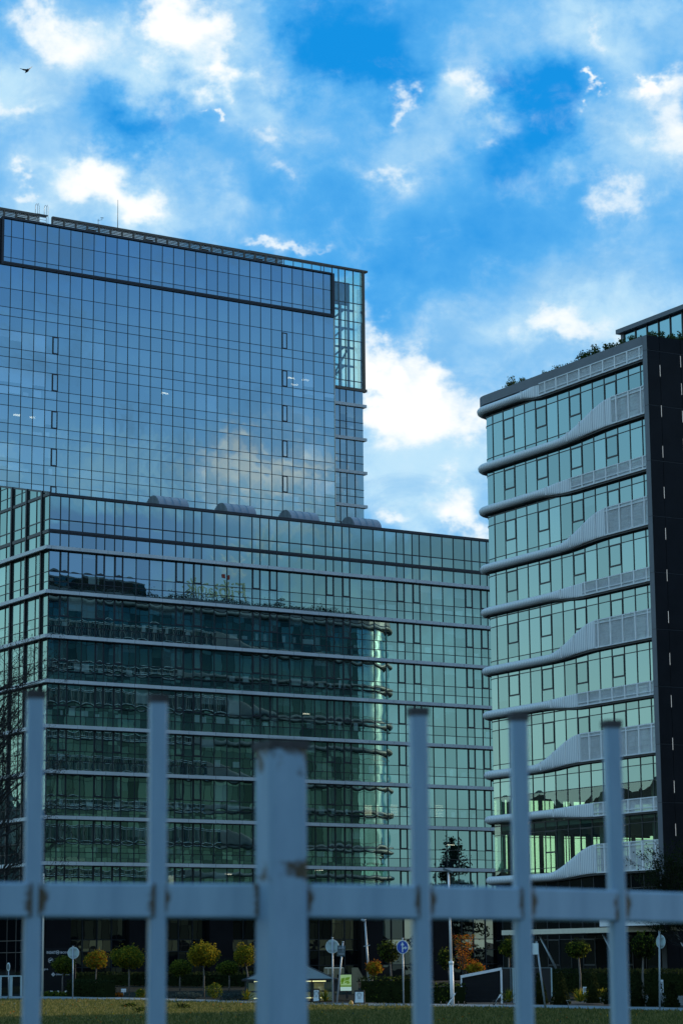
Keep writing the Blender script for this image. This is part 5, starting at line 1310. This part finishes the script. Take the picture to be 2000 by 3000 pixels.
# ------------------------------------------------------------------ the metal fence close to the camera
def paint():
    mt, t, b = newmat('fence_paint'); b.inputs['Roughness'].default_value = .5
    co = t.nodes.new('ShaderNodeTexCoord'); n = t.nodes.new('ShaderNodeTexNoise'); n.inputs['Scale'].default_value = 5; n.inputs['Detail'].default_value = 7; n.inputs['Roughness'].default_value = .65; mpp = t.nodes.new('ShaderNodeMapping'); mpp.inputs['Scale'].default_value = (4, 4, 1); t.links.new(co.outputs['Object'], mpp.inputs[0]); t.links.new(mpp.outputs[0], n.inputs['Vector'])
    n2 = t.nodes.new('ShaderNodeTexNoise'); n2.inputs['Scale'].default_value = 22; n2.inputs['Detail'].default_value = 8; n2.inputs['Roughness'].default_value = .65; t.links.new(co.outputs['Object'], n2.inputs['Vector'])
    r = t.nodes.new('ShaderNodeValToRGB'); t.links.new(n.outputs['Fac'], r.inputs[0]); e = r.color_ramp.elements
    e[0].position = .3; e[0].color = (.22, .345, .45, 1); e[1].position = .75; e[1].color = (.32, .47, .57, 1)
    a = t.nodes.new('ShaderNodeAttribute'); a.attribute_name = 'rust'; a.attribute_type = 'GEOMETRY'
    mm = t.nodes.new('ShaderNodeMath'); mm.operation = 'MULTIPLY_ADD'; t.links.new(a.outputs['Fac'], mm.inputs[0]); mm.inputs[1].default_value = .36; t.links.new(n2.outputs['Fac'], mm.inputs[2])
    r2 = t.nodes.new('ShaderNodeValToRGB'); t.links.new(mm.outputs[0], r2.inputs[0]); e2 = r2.color_ramp.elements
    e2[0].position = .74; e2[0].color = (0, 0, 0, 1); e2[1].position = .86; e2[1].color = (1, 1, 1, 1)
    mx = t.nodes.new('ShaderNodeMix'); mx.data_type = 'RGBA'; t.links.new(r2.outputs[0], mx.inputs[0]); t.links.new(r.outputs[0], mx.inputs[6]); mx.inputs[7].default_value = (.075, .05, .022, 1)
    t.links.new(mx.outputs[2], b.inputs['Base Color'])
    bp_ = t.nodes.new('ShaderNodeBump'); bp_.inputs['Strength'].default_value = .15; bp_.inputs['Distance'].default_value = .002; t.links.new(n2.outputs['Fac'], bp_.inputs['Height']); t.links.new(bp_.outputs[0], b.inputs['Normal'])
    return mt
FP = paint(); CAPM = plain('rusty_cap', (.055, .05, .048), .8, var=.5, scale=30)
def section_tube(name, parent, loc, wd, dp, h, rz, capz=True, rust=(), horizontal=False):
    """hollow square tube with rounded edges; rust: (height, reach) pairs"""
    bm_v, bm_f, ru = [], [], []
    c = wd * .12; pr = [(wd / 2 - c, dp / 2), (wd / 2, dp / 2 - c), (wd / 2, -dp / 2 + c), (wd / 2 - c, -dp / 2), (-wd / 2 + c, -dp / 2), (-wd / 2, -dp / 2 + c), (-wd / 2, dp / 2 - c), (-wd / 2 + c, dp / 2)]
    n = 90
    for q in range(n + 1):
        z = h * q / n
        for (x, y) in pr: bm_v.append((z, x, y) if horizontal else (x, y, z)); ru.append(sum(math.exp(-((z - a) / s_) ** 2) for a, s_ in rust))
    for q in range(n):
        for e in range(8):
            f = (q * 8 + e, (q + 1) * 8 + e, (q + 1) * 8 + (e + 1) % 8, q * 8 + (e + 1) % 8); bm_f.append(f)
    me = bpy.data.meshes.new(name); me.from_pydata(bm_v, [], bm_f); me.materials.append(FP)
    at_ = me.attributes.new('rust', 'FLOAT', 'POINT'); at_.data.foreach_set('value', ru); me.update()
    o = bpy.data.objects.new(name, me); C.objects.link(o); o.parent = parent; o.location = loc; o.rotation_euler = (0, 0, rz)
    if capz:
        l = MB(); l.box(-wd / 2 - .0015, wd / 2 + .0015, -dp / 2 - .0015, dp / 2 + .0015, h - .001, h + .012, CAPM); k_ = l.build('cap', o)
    return o
FD = {100: 3.74, 461: 3.78, 1232: 3.86, 1529: 3.98, 1805: 4.12}
FT = {100: (108, 2046), 461: (461, 2058), 1232: (1226, 2096), 1529: (1523, 2112), 1805: (1800, 2132)}
FB = {100: (96, 2640), 461: (460, 2640), 1232: (1232, 2645), 1529: (1529, 2650), 1805: (1806, 2655)}
root = at(825, 2640, 3.78); root.z = 0
FE = empty('metal_fence', root, 0, 'blue-grey painted steel fence with rust stains close to the camera', 'fence')
zr0 = at(500, 2639, 3.78).z
for px in (-262, 100, 461, 1232, 1529, 1805, 2075):
    d = FD.get(px, 3.7 if px < 0 else 4.28); tp = FT.get(px, (px, 2035 if px < 0 else 2150)); fb_ = FB.get(px, (px, 2650))
    p = at(fb_[0], fb_[1], d); zt = at(tp[0], tp[1], d).z
    wd = .0305 if px < 1500 else .0300
    section_tube('picket', FE, Vector((p.x, p.y, 0)) - root, wd * .88, wd * .88, zt, R(13), True, ())
pt = at(824, 2640, 3.78); zt = at(824, 2196, 3.78).z
section_tube('post', FE, Vector((pt.x, pt.y, 0)) - root, .0655, .0655, zt, R(26), True, ((zt + .005, .05), (pt.z + .045, .022)))
def rail(pa, pb, da, db, ya, yb, th):
    a, b = at(pa, ya, da), at(pb, yb, db); v = b - a; L = v.length
    o = section_tube('rail', FE, a - root, .026, th, L, 0, False, ((0, .02), (L, .016)), True)
    ex = v.normalized(); ey = Vector((-ex.y, ex.x, 0)).normalized(); ez = ex.cross(ey)
    o.matrix_basis = Matrix.Translation(a - root) @ Matrix((ex, ey, ez)).transposed().to_4x4()
rail(-250, 91, 3.69, 3.735, 2637, 2638, .0535); rail(111, 452, 3.74, 3.775, 2638, 2640, .0535); rail(471, 770, 3.782, 3.79, 2640, 2641, .0535)
rail(885, 1222, 3.79, 3.855, 2640, 2645, .0530); rail(1242, 1519, 3.865, 3.975, 2645, 2649, .0530); rail(1539, 1796, 3.985, 4.11, 2649, 2655, .0525); rail(1815, 2085, 4.125, 4.27, 2656, 2664, .0525)
